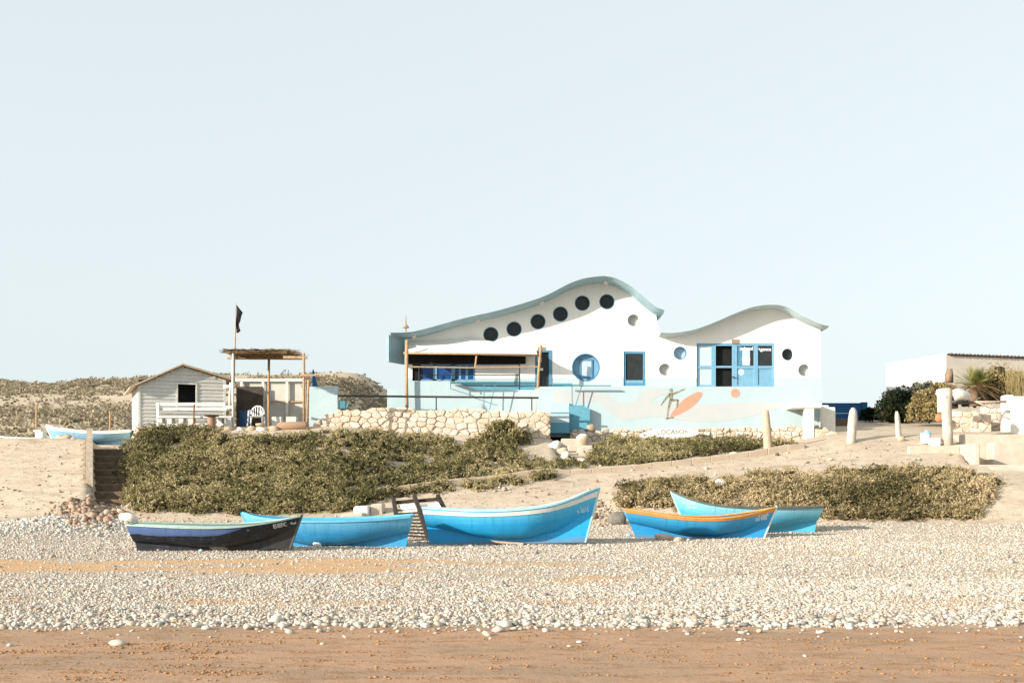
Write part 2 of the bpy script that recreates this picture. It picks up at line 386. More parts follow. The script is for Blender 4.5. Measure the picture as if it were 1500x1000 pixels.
# ------------------------------------------------------------------ scattered stones (icosahedra)
ph = (1+5**.5)/2
ICO_V = np.array([(-1,ph,0),(1,ph,0),(-1,-ph,0),(1,-ph,0),(0,-1,ph),(0,1,ph),(0,-1,-ph),(0,1,-ph),(ph,0,-1),(ph,0,1),(-ph,0,-1),(-ph,0,1)])/math.sqrt(1+ph*ph)
ICO_F = np.array([(0,11,5),(0,5,1),(0,1,7),(0,7,10),(0,10,11),(1,5,9),(5,11,4),(11,10,2),(10,7,6),(7,1,8),(3,9,4),(3,4,2),(3,2,6),(3,6,8),(3,8,9),(4,9,5),(2,4,11),(6,2,10),(8,6,7),(9,8,1)])
def stones(name, C, S, mat, flat=(.45,.8), parent=None, smooth=True, sink=.25):
    n = len(C); a = rng.uniform(0, 6.28, n)
    sx = S*rng.uniform(.8,1.35,n); sy = S*rng.uniform(.6,1.0,n); sz = S*rng.uniform(*flat,n)
    v = ICO_V[None]*rng.uniform(.82,1.15,(n,12,1))
    v = v*np.stack([sx,sy,sz],1)[:,None,:]
    tl = rng.normal(0,.25,n); c, s_ = np.cos(tl)[:,None], np.sin(tl)[:,None]
    x, z = v[:,:,0]*c - v[:,:,2]*s_, v[:,:,0]*s_ + v[:,:,2]*c
    ca, sa = np.cos(a)[:,None], np.sin(a)[:,None]
    v = np.stack([x*ca - v[:,:,1]*sa, x*sa + v[:,:,1]*ca, z], -1)
    v += (np.asarray(C) + np.stack([0*S,0*S,sz*(1-2*sink)],1))[:,None,:]
    f = (ICO_F[None] + (np.arange(n)*12)[:,None,None]).reshape(-1,3)
    return npmesh(name, v.reshape(-1,3), f, mat, parent, {'tint': np.repeat(rng.uniform(0,1,n),12)}, smooth=smooth)

def sample_beach(n, y0, y1, pw=1.0, side=.52):
    u = rng.uniform(0,1,n); Y = np.sqrt(y0*y0 + u*(y1*y1-y0*y0)) if pw == 1 else y0+(y1-y0)*u**pw
    X = rng.uniform(-1, 1, n)*(side*Y+4.5)
    return X, Y
OCT_V = np.array([(1,0,0),(-1,0,0),(0,1,0),(0,-1,0),(0,0,1),(0,0,-1)],float)
OCT_F = np.array([(0,2,4),(2,1,4),(1,3,4),(3,0,4),(2,0,5),(1,2,5),(3,1,5),(0,3,5)])
def beach_pebbles(n, y0, y1, pw, med, sd_, V_, F_):
    X, Y = sample_beach(n, y0, y1, pw); k = rng.uniform(0,1,n) < gravel(X,Y)*.95+.03*(Y>15); X, Y = X[k], Y[k]
    S = np.exp(rng.normal(np.log(med), sd_, len(X)))*np.interp(Y,[13.5,14.1,14.8,16,20,42],[1.5,1.3,1.0,.85,.9,1.15])
    return X, Y, np.clip(S, .008, .085)
parts = [beach_pebbles(200000, 13.4, 21, 1.0, .0145, .45, 0, 0), beach_pebbles(170000, 21, 43, 1.0, .0165, .42, 0, 0)]
X1 = np.concatenate([q[0] for q in parts]); Y1 = np.concatenate([q[1] for q in parts]); S1 = np.concatenate([q[2] for q in parts])
p = stones('shingle', np.stack([X1,Y1,hz(X1,Y1)],1), S1, PEBBLE)
tag(p, 'pale pebbles covering the upper beach', 'pebbles', kind='stuff')
# the loose edge: bigger cobbles along the foot of the shingle, countless
X2 = rng.uniform(-12,12,1450); Y2 = 14.05 - .5*vnoise(X2, X2*0+14, 11, .5) + rng.exponential(.26,1450)*rng.choice([-1.6,-.6,.6],1450)
S2 = np.exp(rng.normal(np.log(.028),.55,1450)).clip(.008,.095)
p = stones('cobble_edge', np.stack([X2,Y2,hz(X2,Y2)],1), S2, PEBBLE, flat=(.35,.6))
tag(p, 'line of larger white cobbles where shingle meets wet sand', 'cobbles', kind='stuff')
# crumbs of trodden sand
cl = []
for _ in range(200):
    cy = rng.uniform(9.9,13.6); cx = rng.uniform(-.5,.5)*cy; m = int(rng.integers(4,26)); L = rng.uniform(.1,.55)
    cl.append(np.stack([cx+rng.normal(0,L,m), cy+rng.normal(0,.03,m)],1))
for cxp, cyp in ((285,945),(275,965),(300,955),(265,975),(220,950),(330,940),(360,985),(290,985),(140,998),(60,955),(160,945)):
    q = G(cxp, min(cyp,996)); cl.append(np.stack([q[0]+rng.normal(0,.20,90), q[1]+rng.normal(0,.07,90)],1))
cl = np.concatenate(cl)
p = stones('sand_crumbs', np.stack([cl[:,0],cl[:,1],hz(cl[:,0],cl[:,1])],1), np.exp(rng.normal(np.log(.0095),.5,len(cl))).clip(.003,.026), CLOD, flat=(.22,.5), smooth=False)
tag(p, 'crumbs of trodden orange sand on the wet beach', 'sand crumbs', kind='stuff')
# grey shingle heap, rubble
n = 9000; X3 = -14.6+rng.normal(0,2.1,n); Y3 = 37.2+rng.normal(0,1.0,n)
p = stones('gravel_heap', np.stack([X3,Y3,hz(X3,Y3)],1), np.exp(rng.normal(np.log(.03),.45,n)).clip(.012,.09), stone_mat('grey_gravel',[(.50,.47,.42),(.60,.57,.52),(.38,.36,.33),(.66,.63,.58)],bump=.2))
tag(p, 'heap of pale grey gravel left of the dark boat', 'gravel', kind='stuff')
q = ground_at(rng.normal(133,24,900).clip(60,205), rng.normal(752,9,900).clip(728,775))
p = stones('rubble', q, np.exp(rng.normal(np.log(.06),.5,900)).clip(.02,.22), RUBBLE, flat=(.5,.9), smooth=False)
tag(p, 'reddish rubble at the foot of the sandy bank', 'rubble', kind='stuff')
q = np.concatenate([ground_at(rng.uniform(0,140,160), rng.uniform(650,765,160)), ground_at(rng.uniform(540,1420,1500), rng.uniform(640,768,1500)), ground_at(rng.uniform(180,620,260), rng.uniform(755,775,260)), ground_at(rng.uniform(870,915,200), rng.uniform(730,775,200))])
q = np.concatenate([q, ground_at(rng.normal(720,28,160), rng.normal(716,4,160)), ground_at(rng.normal(880,16,160), rng.normal(752,12,160)), ground_at(rng.normal(1280,60,120), rng.normal(668,7,120))])
p = stones('loose_stones', q, np.exp(rng.normal(np.log(.028),.6,len(q))).clip(.01,.22), stone_mat('sandy_stone',[(.50,.4,.3),(.6,.5,.4),(.36,.26,.18),(.16,.12,.09),(.64,.57,.49)],bump=.3), flat=(.4,.8))
tag(p, 'small loose stones strewn on the sandy ramp and bank', 'stones', kind='stuff')

# ------------------------------------------------------------------ foliage
def leafcloud(name, C, size, tint, mat, parent, asp=.45, droop=0):
    n = len(C); a = rng.normal(0,1,(n,3)); a[:,2] += droop; a /= np.linalg.norm(a,axis=1)[:,None]
    b = np.cross(a, rng.normal(0,1,(n,3))); b /= np.linalg.norm(b,axis=1)[:,None]
    L = (size*rng.uniform(.6,1.3,n))[:,None]; Wd = L*asp
    v = np.stack([C-a*L, C+b*Wd, C+a*L, C-b*Wd],1).reshape(-1,3)
    f = np.arange(n*4).reshape(-1,4)
    return npmesh(name, v, f, mat, parent, {'tint': np.repeat(np.clip(tint,0,1),4)})
def in_poly(px, py, poly):
    inside = np.zeros(len(px), bool); n = len(poly)
    for i in range(n):
        x1,y1 = poly[i]; x2,y2 = poly[(i+1)%n]
        c = ((y1>py)!=(y2>py)) & (px < (x2-x1)*(py-y1)/(y2-y1+1e-9)+x1); inside ^= c
    return inside
def tuft_leaves(K, Rr, per, flat=.75, lo=-.45, tuft=8, tr=.04):
    """clumps made of separate leafy tufts with gaps between them; returns leaf centres, clump index, tuft shade"""
    nt_ = len(K)*(per//tuft); k = np.repeat(np.arange(len(K)), per//tuft)
    d = rng.normal(0,1,(nt_,3)); d /= np.linalg.norm(d,axis=1)[:,None]; d[:,2] = np.abs(d[:,2])*(1-lo)+lo
    T = K[k]+d*(Rr[k]*rng.uniform(.82,1.16,nt_))[:,None]*np.array([1,1,flat]); sh = rng.normal(0,.17,nt_)
    j = np.repeat(np.arange(nt_), tuft)
    return T[j]+rng.normal(0,tr,(len(j),3)), k[j], sh[j]
def clump_leaves(K, Rr, per, flat=.75, lo=-.15, spread=.12):
    n = len(K)*per; k = np.repeat(np.arange(len(K)), per)
    d = rng.normal(0,1,(n,3)); d /= np.linalg.norm(d,axis=1)[:,None]; d[:,2] = np.abs(d[:,2])*(1-lo)+lo
    d /= np.linalg.norm(d,axis=1)[:,None]
    rad = Rr[k]*rng.normal(.95,spread,n)
    return K[k]+d*rad[:,None]*np.array([1,1,flat]), k
def twig_base(name, K, Rr, flat, parent):
    n = len(K); v = ICO_V[None]*(Rr*.60)[:,None,None]*np.array([1,1,flat])*rng.uniform(.85,1.1,(n,12,1)) + K[:,None,:]
    f = (ICO_F[None]+(np.arange(n)*12)[:,None,None]).reshape(-1,3)
    return npmesh(name, v.reshape(-1,3), f, TWIG, parent)
def bush_on_bank(name, label, poly, n, rad, per, mat, size=.046, patch=.55, lift=.1, flat=.75, tl=.5):
    poly = np.array(poly, float); lo = poly.min(0); hi = poly.max(0)
    px = rng.uniform(lo[0],hi[0],n*6); py = rng.uniform(lo[1],hi[1],n*6)
    m = in_poly(px,py,poly); px, py = px[m][:n], py[m][:n]
    K = ground_at(px, py); Rr = 1.1*rng.uniform(*rad, len(K)); Rr *= np.clip(.9+.75*vnoise(K[:,0],K[:,1]+K[:,2],33,1.3),.45,1.35); K[:,2] += lift*Rr
    root = thing(name, label, 'bush', (K[:,0].mean(), K[:,1].mean(), K[:,2].min()))
    C, k, sh = tuft_leaves(K, Rr, per, flat)
    pt = vnoise(K[:,0], K[:,1]*.8+K[:,2], 31, .9)*patch
    pt = pt+.28*vnoise(K[:,0],K[:,1]+K[:,2],34,2.4); tint = tl + pt[k] + sh + rng.normal(0,.12,len(C))
    leafcloud('foliage', C, size, tint, mat, root)
    twig_base('twigs', K, Rr, flat, root)
    return root
bush_on_bank('bush', 'big rounded olive bush below the grey hut, leftmost on the bank', [(164,690),(180,660),(212,637),(250,629),(292,628),(328,646),(335,690),(305,752),(215,750),(174,725)], 340, (.28,.62), 216, LEAF_OLIVE, tl=.58)
bush_on_bank('bush', 'long spreading olive bush covering the slope below the stone wall', [(300,705),(338,646),(420,642),(470,633),(560,637),(690,649),(760,662),(820,686),(808,703),(700,718),(560,729),(505,750),(360,754),(300,752)], 980, (.22,.48), 176, LEAF_OLIVE, tl=.56)
bush_on_bank('bush', 'low olive bush hedge between the surfboard sign and the concrete kerb', [(866,682),(872,656),(905,645),(1000,641),(1110,643),(1168,650),(1114,657),(1000,672),(930,681)], 480, (.22,.46), 152, LEAF_OLIVE, tl=.54)
bush_on_bank('bush', 'dry brownish bush bank behind the two right hand boats', [(908,742),(910,712),(950,705),(1010,707),(1100,698),(1200,694),(1270,690),(1400,690),(1468,708),(1445,732),(1425,760),(1200,760),(1150,752),(1000,748)], 980, (.2,.46), 160, LEAF_DRY, tl=.60, patch=.9)
bush_on_bank('bush', 'small tuft of bush by the rubble left of the mural steps', [(800,684),(812,676),(850,678),(862,686),(830,690)], 26, (.15,.28), 60, LEAF_OLIVE, size=.07)

# dry stalks on the right bank edges
def shrub(name, label, px, py_base, Y, w, h, n, per, mat, size=.08, zbase=None, flat=.9, tl=.5, dep=None):
    X = PX(px,Y); zb = PZ(py_base,Y) if zbase is None else zbase
    root = thing(name, label, 'bush', (X,Y,zb)); dep = dep or w*.8
    d = rng.normal(0,1,(n,3)); d /= np.linalg.norm(d,axis=1)[:,None]; d[:,2] = np.abs(d[:,2])
    rad = rng.uniform(.35,.85,n)[:,None]
    K = np.array([X,Y,zb+.05*h]) + d*rad*np.array([w/2,dep/2,h*.85]); Rr = rng.uniform(.10,.20,n)*min(w,h)*1.3
    C, k = clump_leaves(K, Rr, per, flat, lo=-.5)
    tint = tl+rng.normal(0,.12,n)[k]+rng.normal(0,.2,len(C))
    leafcloud('foliage', C, size, tint, mat, root)
    twig_base('twigs', K, Rr*.9, flat, root)
    mb = MB()
    for _ in range(5):
        a = rng.uniform(0,6.28); mb.tube([(X,Y,zb-.1),(X+.2*w*math.cos(a),Y+.2*dep*math.sin(a),zb+h*.5)],[.04,.02],5)
    mb.build('stem', TWIG, root)
    return root
shrub('bush','rounded olive bush growing against the stone retaining wall', 740, 662, 54.3, 3.3, 1.75, 85, 210, LEAF_OLIVE, size=.075, tl=.45)
shrub('bush','dark green round bush beside the deep blue wall', 1316, 616, 63.5, 2.8, 2.15, 75, 190, LEAF_DARK, size=.08, tl=.4)
shrub('bush','low dark bush at the right end of the deep blue wall', 1274, 615, 64.8, 1.3, 1.0, 24, 130, LEAF_DARK, size=.08, tl=.35)
shrub('bush','yellowish dry bush left of the white wooden pillar', 1361, 617, 60.5, 2.2, 2.0, 60, 170, LEAF_YELLOW, size=.07, tl=.5)
shrub('bush','grey green mound of bush in front of the white building', 1358, 578, 66.0, 2.5, .95, 40, 120, LEAF_GREY, size=.07, tl=.5)
shrub('bush','tall dry reddish brush right of the palm', 1466, 585, 61.0, 2.6, 2.3, 60, 150, LEAF_YELLOW, size=.07, tl=.45)

# ------------------------------------------------------------------ distant hills
def hill(name, label, x0, x1, y0, y1, fn, nx, ny, mat):
    hx = np.linspace(x0,x1,nx); hyv = np.linspace(y0,y1,ny); A, B = np.meshgrid(hx,hyv,indexing='ij'); Z = fn(A,B)
    ii = np.arange(nx*ny).reshape(nx,ny)
    ff = np.stack([ii[:-1,:-1],ii[1:,:-1],ii[1:,1:],ii[:-1,1:]],-1).reshape(-1,4)
    o = npmesh(name, np.stack([A.ravel(),B.ravel(),Z.ravel()],1), ff, mat, smooth=True)
    return tag(o, label, 'hill', kind='structure')
HILLMAT = mk('hazy_hill_soil', (.53,.44,.33), (.45,.37,.275), .06, .95, .05, .4, .5, .4, c3=(.60,.51,.38))  # soil tone lightened to stand in for distance haze
def hillz(X, Y):
    r = X/Y                                             # measured where the ridge stands, at about 230 m
    ridge = 152 + 4*np.sin(X*.045)+2.5*np.sin(X*.13+1)
    px = CX + F*(X/np.maximum(Y,1))
    top = np.interp(CX+F*X/230, [-400,0,60,110,180,240,330,420,500,530,560,600,660], [150,154,151,150,158,158,160,164,168,164,142,110,70])
    H = CZ + top/F*230 - 4.6
    u = np.clip((Y-78)/(230-78),0,1)
    return 4.6 + H*(u**1.15*(1-.12*np.sin(u*9+X*.05)*(1-u))) + vnoise(X,Y,41,.12)*1.2*u + vnoise(X,Y,42,.6)*.25*u - np.clip((Y-240)/100,0,1)*8 - .05
hill('hill','dry scrub covered hill rising behind the hut', -330, -14, 78, 330, hillz, 150, 120, HILLMAT)
n = 17000; Xh = rng.uniform(-150,-14,n*3); Yh = np.sqrt(rng.uniform(82**2,240**2,n*3))
mk_ = (CX+F*Xh/Yh > -120) & (CX+F*Xh/Yh < 585); Xh, Yh = Xh[mk_][:n], Yh[mk_][:n]
dn = vnoise(Xh, Yh, 51, .09)+.5*vnoise(Xh,Yh,52,.3); kp = dn > rng.normal(.05,.32,len(dn)); Xh, Yh = Xh[kp], Yh[kp]
Kh = np.stack([Xh,Yh,hillz(Xh,Yh)],1); Rh = np.exp(rng.normal(np.log(.42),.45,len(Kh))).clip(.2,1.5)
C, k = clump_leaves(Kh, Rh, 12, .7)
o = leafcloud('hill_scrub', C, .24, (.45+rng.normal(0,.18,len(Kh)))[k]+rng.normal(0,.15,len(C)), LEAF_SCRUB, None, asp=.6)
tag(o, 'low grey brown scrub dotted over the far hill', 'scrub', kind='stuff')
hb = MB()
for (px, pt, pb, Y) in ((53,594,628,80),(161,602,634,80)):
    m = MB(); m.tube([P(px,pb,Y),P(px+.5,pt,Y)], .07, 6)
    tag(m.build('wooden_post', WOODTAN), 'thin pale post on the hillside above the %s' % ('far white boat' if px<100 else 'stairs beside the hut'), 'post')

# ------------------------------------------------------------------ the wavy beach house
HYF = 61.5; HT = .32
zfloor = 7.0
house = thing('beach_house', 'white beach house with wavy roof and round porthole windows', 'house', (PX(900,HYF), HYF, zfloor))
def fill_wall(outer, holes, yf, th, name, mat, parent):
    cu = bpy.data.curves.new('tmp','CURVE'); cu.dimensions = '2D'; cu.fill_mode = 'BOTH'; cu.extrude = th/2
    for pts in [outer]+holes:
        sp = cu.splines.new('POLY'); sp.points.add(len(pts)-1); sp.use_cyclic_u = True
        for i,(x,z) in enumerate(pts): sp.points[i].co = (x,z,0,1)
    ob = bpy.data.objects.new('tmp',cu); COL.objects.link(ob)
    dg = bpy.context.evaluated_depsgraph_get(); me = bpy.data.meshes.new_from_object(ob.evaluated_get(dg))
    bpy.data.objects.remove(ob); bpy.data.curves.remove(cu)
    org = W[parent.name]
    for vtx in me.vertices:
        x,z,d = vtx.co; vtx.co = (x-org[0], yf+th/2+d-org[1], z-org[2])
    bm = bmesh.new(); bm.from_mesh(me); bmesh.ops.remove_doubles(bm, verts=bm.verts, dist=1e-4); bmesh.ops.recalc_face_normals(bm, faces=bm.faces); bm.to_mesh(me); bm.free()
    me.name = name; me.materials.clear()
    return link_mesh(name, me, mat, parent, org)
def circ(px, py, r, Y=HYF, n=40, k=1.0): return [(PX(px+k*r*math.cos(2*math.pi*i/n),Y), PZ(py+k*r*math.sin(2*math.pi*i/n),Y)) for i in range(n)]
def rect(a,b,c,d,Y=HYF): return [(PX(a,Y),PZ(b,Y)),(PX(c,Y),PZ(b,Y)),(PX(c,Y),PZ(d,Y)),(PX(a,Y),PZ(d,Y))]
def cr(pts, n=8):                                       # smooth curve through points
    pts = [np.array(p,float) for p in pts]; out = []
    for i in range(len(pts)-1):
        p0 = pts[max(i-1,0)]; p1 = pts[i]; p2 = pts[i+1]; p3 = pts[min(i+2,len(pts)-1)]
        for k in range(n):
            t_ = k/n; out.append(.5*((2*p1)+(p2-p0)*t_+(2*p0-5*p1+4*p2-p3)*t_*t_+(3*p1-p0-3*p2+p3)*t_**3))
    return out+[pts[-1]]
roofL = cr([(576,496),(600,495.5),(622,491.6),(680,475.7),(724,465.8),(763.6,454.8),(799,442.7),(829.5,427),(851.5,419),(873.5,415.6),(885,415.5),(900,419),(922,431),(936,443),(955,458.6),(968,464)], 5)
roofR = cr([(964,493),(984.7,493.2),(1013,488.4),(1043,477.6),(1073.4,464.4),(1099.3,455.5),(1125.8,452.9),(1146,456.4),(1170,469.6),(1194,480.5),(1207,483.5)], 6)
top = [p for p in roofL if 596 <= p[0] <= 962.5] + [p for p in roofR if 966 <= p[0] <= 1201.5]
outer = [(PX(595,HYF), PZ(574,HYF))] + [(PX(595,HYF),PZ(495.4,HYF))] + [(PX(a,HYF),PZ(b,HYF)) for a,b in top] + [(PX(1202,HYF),PZ(482.6,HYF)),(PX(1202,HYF),PZ(598,HYF)),(PX(1000,HYF),PZ(598,HYF)),(PX(1000,HYF),PZ(574,HYF))]
upper = [(719,490),(753,482),(788,471),(821,460),(853,444),(889,442)]
lits = [(928,469,9.5),(974,541,9.5),(996,517,9.5),(1154,519,9.5),(1178,542,9.5)]
holes = [circ(a,b,11) for a,b in upper] + [circ(a,b,c) for a,b,c in lits] + [circ(858,538,20.5)]
R_DOOR = (1020.5,502.5,1134.5,567.5); R_SIDE = (913.5,514.5,945.5,565); R_LEFT = (784,512.5,809,568); R_WIN = (604,533,696,557.5)
holes += [rect(*r_) for r_ in (R_DOOR,R_SIDE,R_LEFT,R_WIN)]
# wall paint: white above, pale blue skirting below
t = NT('house_wall_paint'); v = t.coord(); sp = t.n('ShaderNodeSeparateXYZ'); t.l(v, sp.inputs[0])
nz1 = t.noise(.9,5,.6,v); edge = t.math('ADD', sp.outputs[2], t.math('MULTIPLY', t.math('SUBTRACT', t.noise(3,3,.5,v), .5), .05))
msk = t.ramp(t.math('SUBTRACT', edge, PZ(553.5,HYF)-zfloor-.5), [(.495,1.0),(.505,0.0)])
whit=t.mix(t.ramp(nz1,[(.4,(.80,.80,.785)),(.75,(.745,.745,.72))]),(.58,.54,.47),t.math('MULTIPLY',t.ramp(t.noise(1.3,5,.7,t.coord((3.5,1,.35))),[(.56,0.0),(.78,1.0)]),.4))
col = t.mix(whit, t.ramp(nz1,[(.4,(.43,.53,.56)),(.7,(.39,.50,.54))]), msk)
t.bump(t.noise(45,4,.6,v), .12, .004); HOUSEWALL = t.out(col,.85,.2)
fill_wall(outer, holes, HYF, HT, 'wall', HOUSEWALL, house)
# body behind the facade
mb = MB()
mb.prism([(a,b) for a,b in outer], HYF+HT+.02, HYF+9.5)
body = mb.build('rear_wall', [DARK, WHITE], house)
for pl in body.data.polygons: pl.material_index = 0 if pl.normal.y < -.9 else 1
# roof shells
def roof_shell(curve, name, D=1.45, th=.15, mt=None):
    pts = [(PX(a,HYF),PZ(b,HYF)) for a,b in curve]; n = len(pts); y0, y1 = HYF-D, HYF+9.8
    vs=[];fs=[]
    for (x,z) in pts: vs += [(x,y0+.42,z),(x,y1,z),(x,y0,z+th-.02),(x,y1,z+th),(x,y0,z+th)]
    for i in range(n-1):
        a=i*5;b=a+5
        fs += [(a,b,b+1,a+1),(a+4,a+3,b+3,b+4),(a,a+2,b+2,b),(a+2,a+4,b+4,b+2),(a+1,b+1,b+3,a+3)]
    fs += [(0,1,3,4,2),(5*n-5,5*n-3,5*n-1,5*n-2,5*n-4)]
    m = MB(); m.add(vs,fs); o = m.build(name, mt or ROOF, house)
    ns = []
    return o
roof1 = roof_shell(roofL,'roof'); roof2 = roof_shell(roofR,'roof',D=1.05,th=.10,mt=ROOFPALE)
# turned down wing at the left end of the roof
xw, xf = PX(594,HYF), PX(569.5,HYF-1.45)
mb = MB(); zt = PZ(496,HYF)+.02; zb_ = PZ(531,HYF-1.0)
mb.hexa([(xf,HYF-1.44,zb_),(xw-.04,HYF-.05,zb_),(xw-.16,HYF-.01,zb_),(xf-.12,HYF-1.40,zb_),(xf,HYF-1.44,zt),(xw-.04,HYF-.05,zt),(xw-.16,HYF-.01,zt),(xf-.12,HYF-1.40,zt)])
mb.build('roof_wing', ROOF, house)
for (a,b) in ((608,493),(700,470.5),(793,444.5),(886,415.5)):
    m = MB(); x,z = PX(a,HYF), PZ(b,HYF); m.tube([(x,HYF-.8,z+.02),(x,HYF-.8,z-.12)],[.11,.14],10); m.tube([(x,HYF-.8,z-.12),(x,HYF-.8,z-.2)],[.06,.04],8)
    m.build('soffit_lamp', WHITECONC, house)
m = MB(); x = PX(594.5,HYF+3); m.tube([(x,HYF+3,PZ(497,HYF+3)),(x,HYF+3,PZ(470,HYF+3))],.04,8); m.tube([(x,HYF+3,PZ(470,HYF+3)),(x,HYF+3,PZ(462,HYF+3))],.025,6); m.tube([(x,HYF+3,PZ(480,HYF+3)),(x,HYF+3,PZ(476,HYF+3))],[.2,.1],10)
m.build('vent_pipe', WOODTAN, house)
# round windows
def porthole(px,py,r,frame_mat,pane_mat,depth=.27,lip=.035):
    m = MB(); n=40; x,z = PX(px,HYF),PZ(py,HYF); rm = r/F*HYF; vs=[];fs=[]
    prof = [(rm+.002,.30),(rm+.002,-.012),(rm-lip,-.012),(rm-lip,.30)]
    for i in range(n):
        a=2*math.pi*i/n
        for (q,dy) in prof: vs.append((x+q*math.cos(a),HYF+dy,z+q*math.sin(a)))
    for i in range(n):
        j=(i+1)%n
        for k in range(3): fs.append((i*4+k,j*4+k,j*4+k+1,i*4+k+1))
    m.add(vs,fs); f = m.build('window', frame_mat, house, smooth=False)
    m = MB(); q=rm-lip-.001; m.prism([(x+q*math.cos(2*math.pi*i/n),z+q*math.sin(2*math.pi*i/n)) for i in range(n)], HYF+depth, HYF+depth+.02)
    m.build('pane', pane_mat, f)
    return f
NAVYFRAME = mk('navy_frame_paint', (.05,.16,.24),(.04,.13,.2),4,.6,.3,0)
WHITEFRAME = mk('white_frame_paint', (.70,.73,.74),(.62,.66,.68),4,.6,.3,0)
for a,b in upper: porthole(a,b,11,NAVYFRAME,GLASS,.2,.04)
for (a,b,c),pm,fm in zip(lits,[GREYBOARD,GREYBOARD,PALEGLASS,GLASS,GREYBOARD],[WHITEFRAME,WHITEFRAME,BLUE,WHITEFRAME,WHITEFRAME]): porthole(a,b,c,fm,pm,.27,.03)
big = porthole(858,538,20.5,BLUE,LBLUE,.26,.05)
m = MB()
for r_ in ((849,526,851,553),(866,526,868,553),(851,526,866,528),(851,551,866,553)): m.pbox(*r_, HYF+.2, .05)
m.build('glazing_bar', BLUE, big)
m = MB(); m.pbox(851,528,866,551,HYF+.235,.02); m.build('square_pane', PALEGLASS, big)
# main folding door
door = MB()
for r_ in ((1021,503,1134,506.3),(1021,506.3,1023.2,566),(1042,506.3,1048.6,566),(1072.6,506.3,1080,566),(1104.2,506.3,1110.4,566),(1131.2,506.3,1134,566)): door.pbox(*r_,HYF+.06,.09)
for r_ in ((1023.2,535.6,1042,539.6),(1048.6,535.6,1072.6,538.6),(1080,535.6,1104.2,539.6),(1110.4,535.6,1131.2,539.6),(1080,563,1104.2,566),(1110.4,563,1131.2,566),(1023.2,563.5,1042,566)): door.pbox(*r_,HYF+.07,.07)
DO = door.build('door', LBLUE, house, bevel=.006)
for r_,m_,nm in (((1023.2,506.3,1042,535.6),PALEGLASS,'pane'),((1023.2,539.6,1042,563.5),PALEBLUE,'panel'),((1080,506.3,1104.2,535.6),GLASS,'pane'),((1080,539.6,1104.2,563),LBLUE,'panel'),((1110.4,506.3,1131.2,535.6),GLASS,'pane'),((1110.4,539.6,1131.2,563),LBLUE,'panel')):
    m=MB(); m.pbox(*r_,HYF+.115,.02); m.build(nm,m_,DO)
m=MB(); m.pbox(1080.3,507,1087,535,HYF+.109,.005); m.build('curtain', BLUE, DO)
m=MB(); m.pbox(1087.3,509,1098.5,535,HYF+.109,.005); m.build('poster', PALEGLASS, DO)
m=MB(); m.prism(circ(1093.5,526,6),HYF+.10,HYF+.107); m.build('sticker', WHITECONC, DO)
m=MB(); m.prism(circ(1086,544.5,4.8),HYF+.108,HYF+.114); m.build('sticker', PALEGLASS, DO)
m=MB(); m.tube([(PX(1075,HYF),HYF+.05,PZ(552,HYF)),(PX(1075,HYF),HYF-.05,PZ(552,HYF)),(PX(1071,HYF),HYF-.05,PZ(552.3,HYF))],.03,6); m.build('handle', BLACKPIPE, DO)
m=MB(); m.pbox(1071.8,496.8,1083,503,HYF-.03,.03); pq=m.build('plaque', BROWNPLAQUE, house, bevel=.005)
m=MB(); m.pbox(787.5,508,799,512.3,HYF-.03,.03); m.build('plaque', BROWNPLAQUE, house, bevel=.005)
# side door with light blue kick panel
m=MB()
for r_ in ((914,515,945,518),(914,518,916.5,565),(942,518,945,565),(916.5,556.5,942,561),(916.5,561,942,565)): m.pbox(*r_,HYF+.05,.1)
sd=m.build('door', BLUE, house, bevel=.006)
m=MB(); m.pbox(916.5,518,942,556.5,HYF+.12,.02); m.build('pane', GLASS, sd)
m=MB(); m.pbox(918,557,942,560.8,HYF+.04,.02); m.build('kick_panel', LBLUE, sd)
# open door left of the big porthole
m=MB()
for r_ in ((784.5,513,809,515.5),(804,515.5,809,567.5),(784.5,515.5,786.5,567.5)): m.pbox(*r_,HYF-.02,.2)
ld=m.build('door', BLUE, house, bevel=.006)
m=MB(); m.pbox(786.5,515.5,804,567,HYF+.2,.03); m.build('door_leaf', GLASS, ld)
m=MB(); m.pbox(787,520,793,530,HYF+.19,.008); m.build('paper_notice', WHITE, ld)
m=MB(); m.pbox(791,539,795.5,542.5,HYF+.19,.008); m.build('paper_notice', WHITE, ld)
# shaded window under the awning
m=MB()
for r_ in ((605,534,617,557),(634.5,534,640,557),(661,534,666.5,557),(693.5,534,695.5,557),(617,534,693.5,535.5),(617,555.5,693.5,557)): m.pbox(*r_,HYF+.08,.08, 1 if r_[0]==605 else 0)
wn=m.build('window', [LBLUE, DARK], house)
WINBLUE = mk('blue_glass',(.015,.08,.28),(.01,.045,.17),7,.3,.3,0)
m=MB(); m.pbox(617,535.5,693.5,555.5,HYF+.13,.02); m.build('pane', WINBLUE, wn)
for a in (672,682): 
    m=MB(); m.pbox(a,535.5,a+3.5,555.5,HYF+.11,.018); m.build('curtain', LBLUE, wn)
m=MB(); m.pbox(661,558.3,783,572.5,HYF-.012,.012); m.build('skirting', MIDBLUE, house)
m=MB(); m.pbox(810,561,838,568,HYF-.012,.012); m.build('skirting', MIDBLUE, house)

# floor slab of the house terrace
m=MB(); m.box(PX(789,58.7),PX(1203,58.7),58.75,HYF+9.6,4.5,zfloor-.2); m.box(PX(590,58.7),PX(789,58.7)-.002,60.62,HYF+9.6,4.5,zfloor-.2); tag(m.build('terrace_floor', CONC),'raised concrete terrace under the house','terrace',kind='structure')

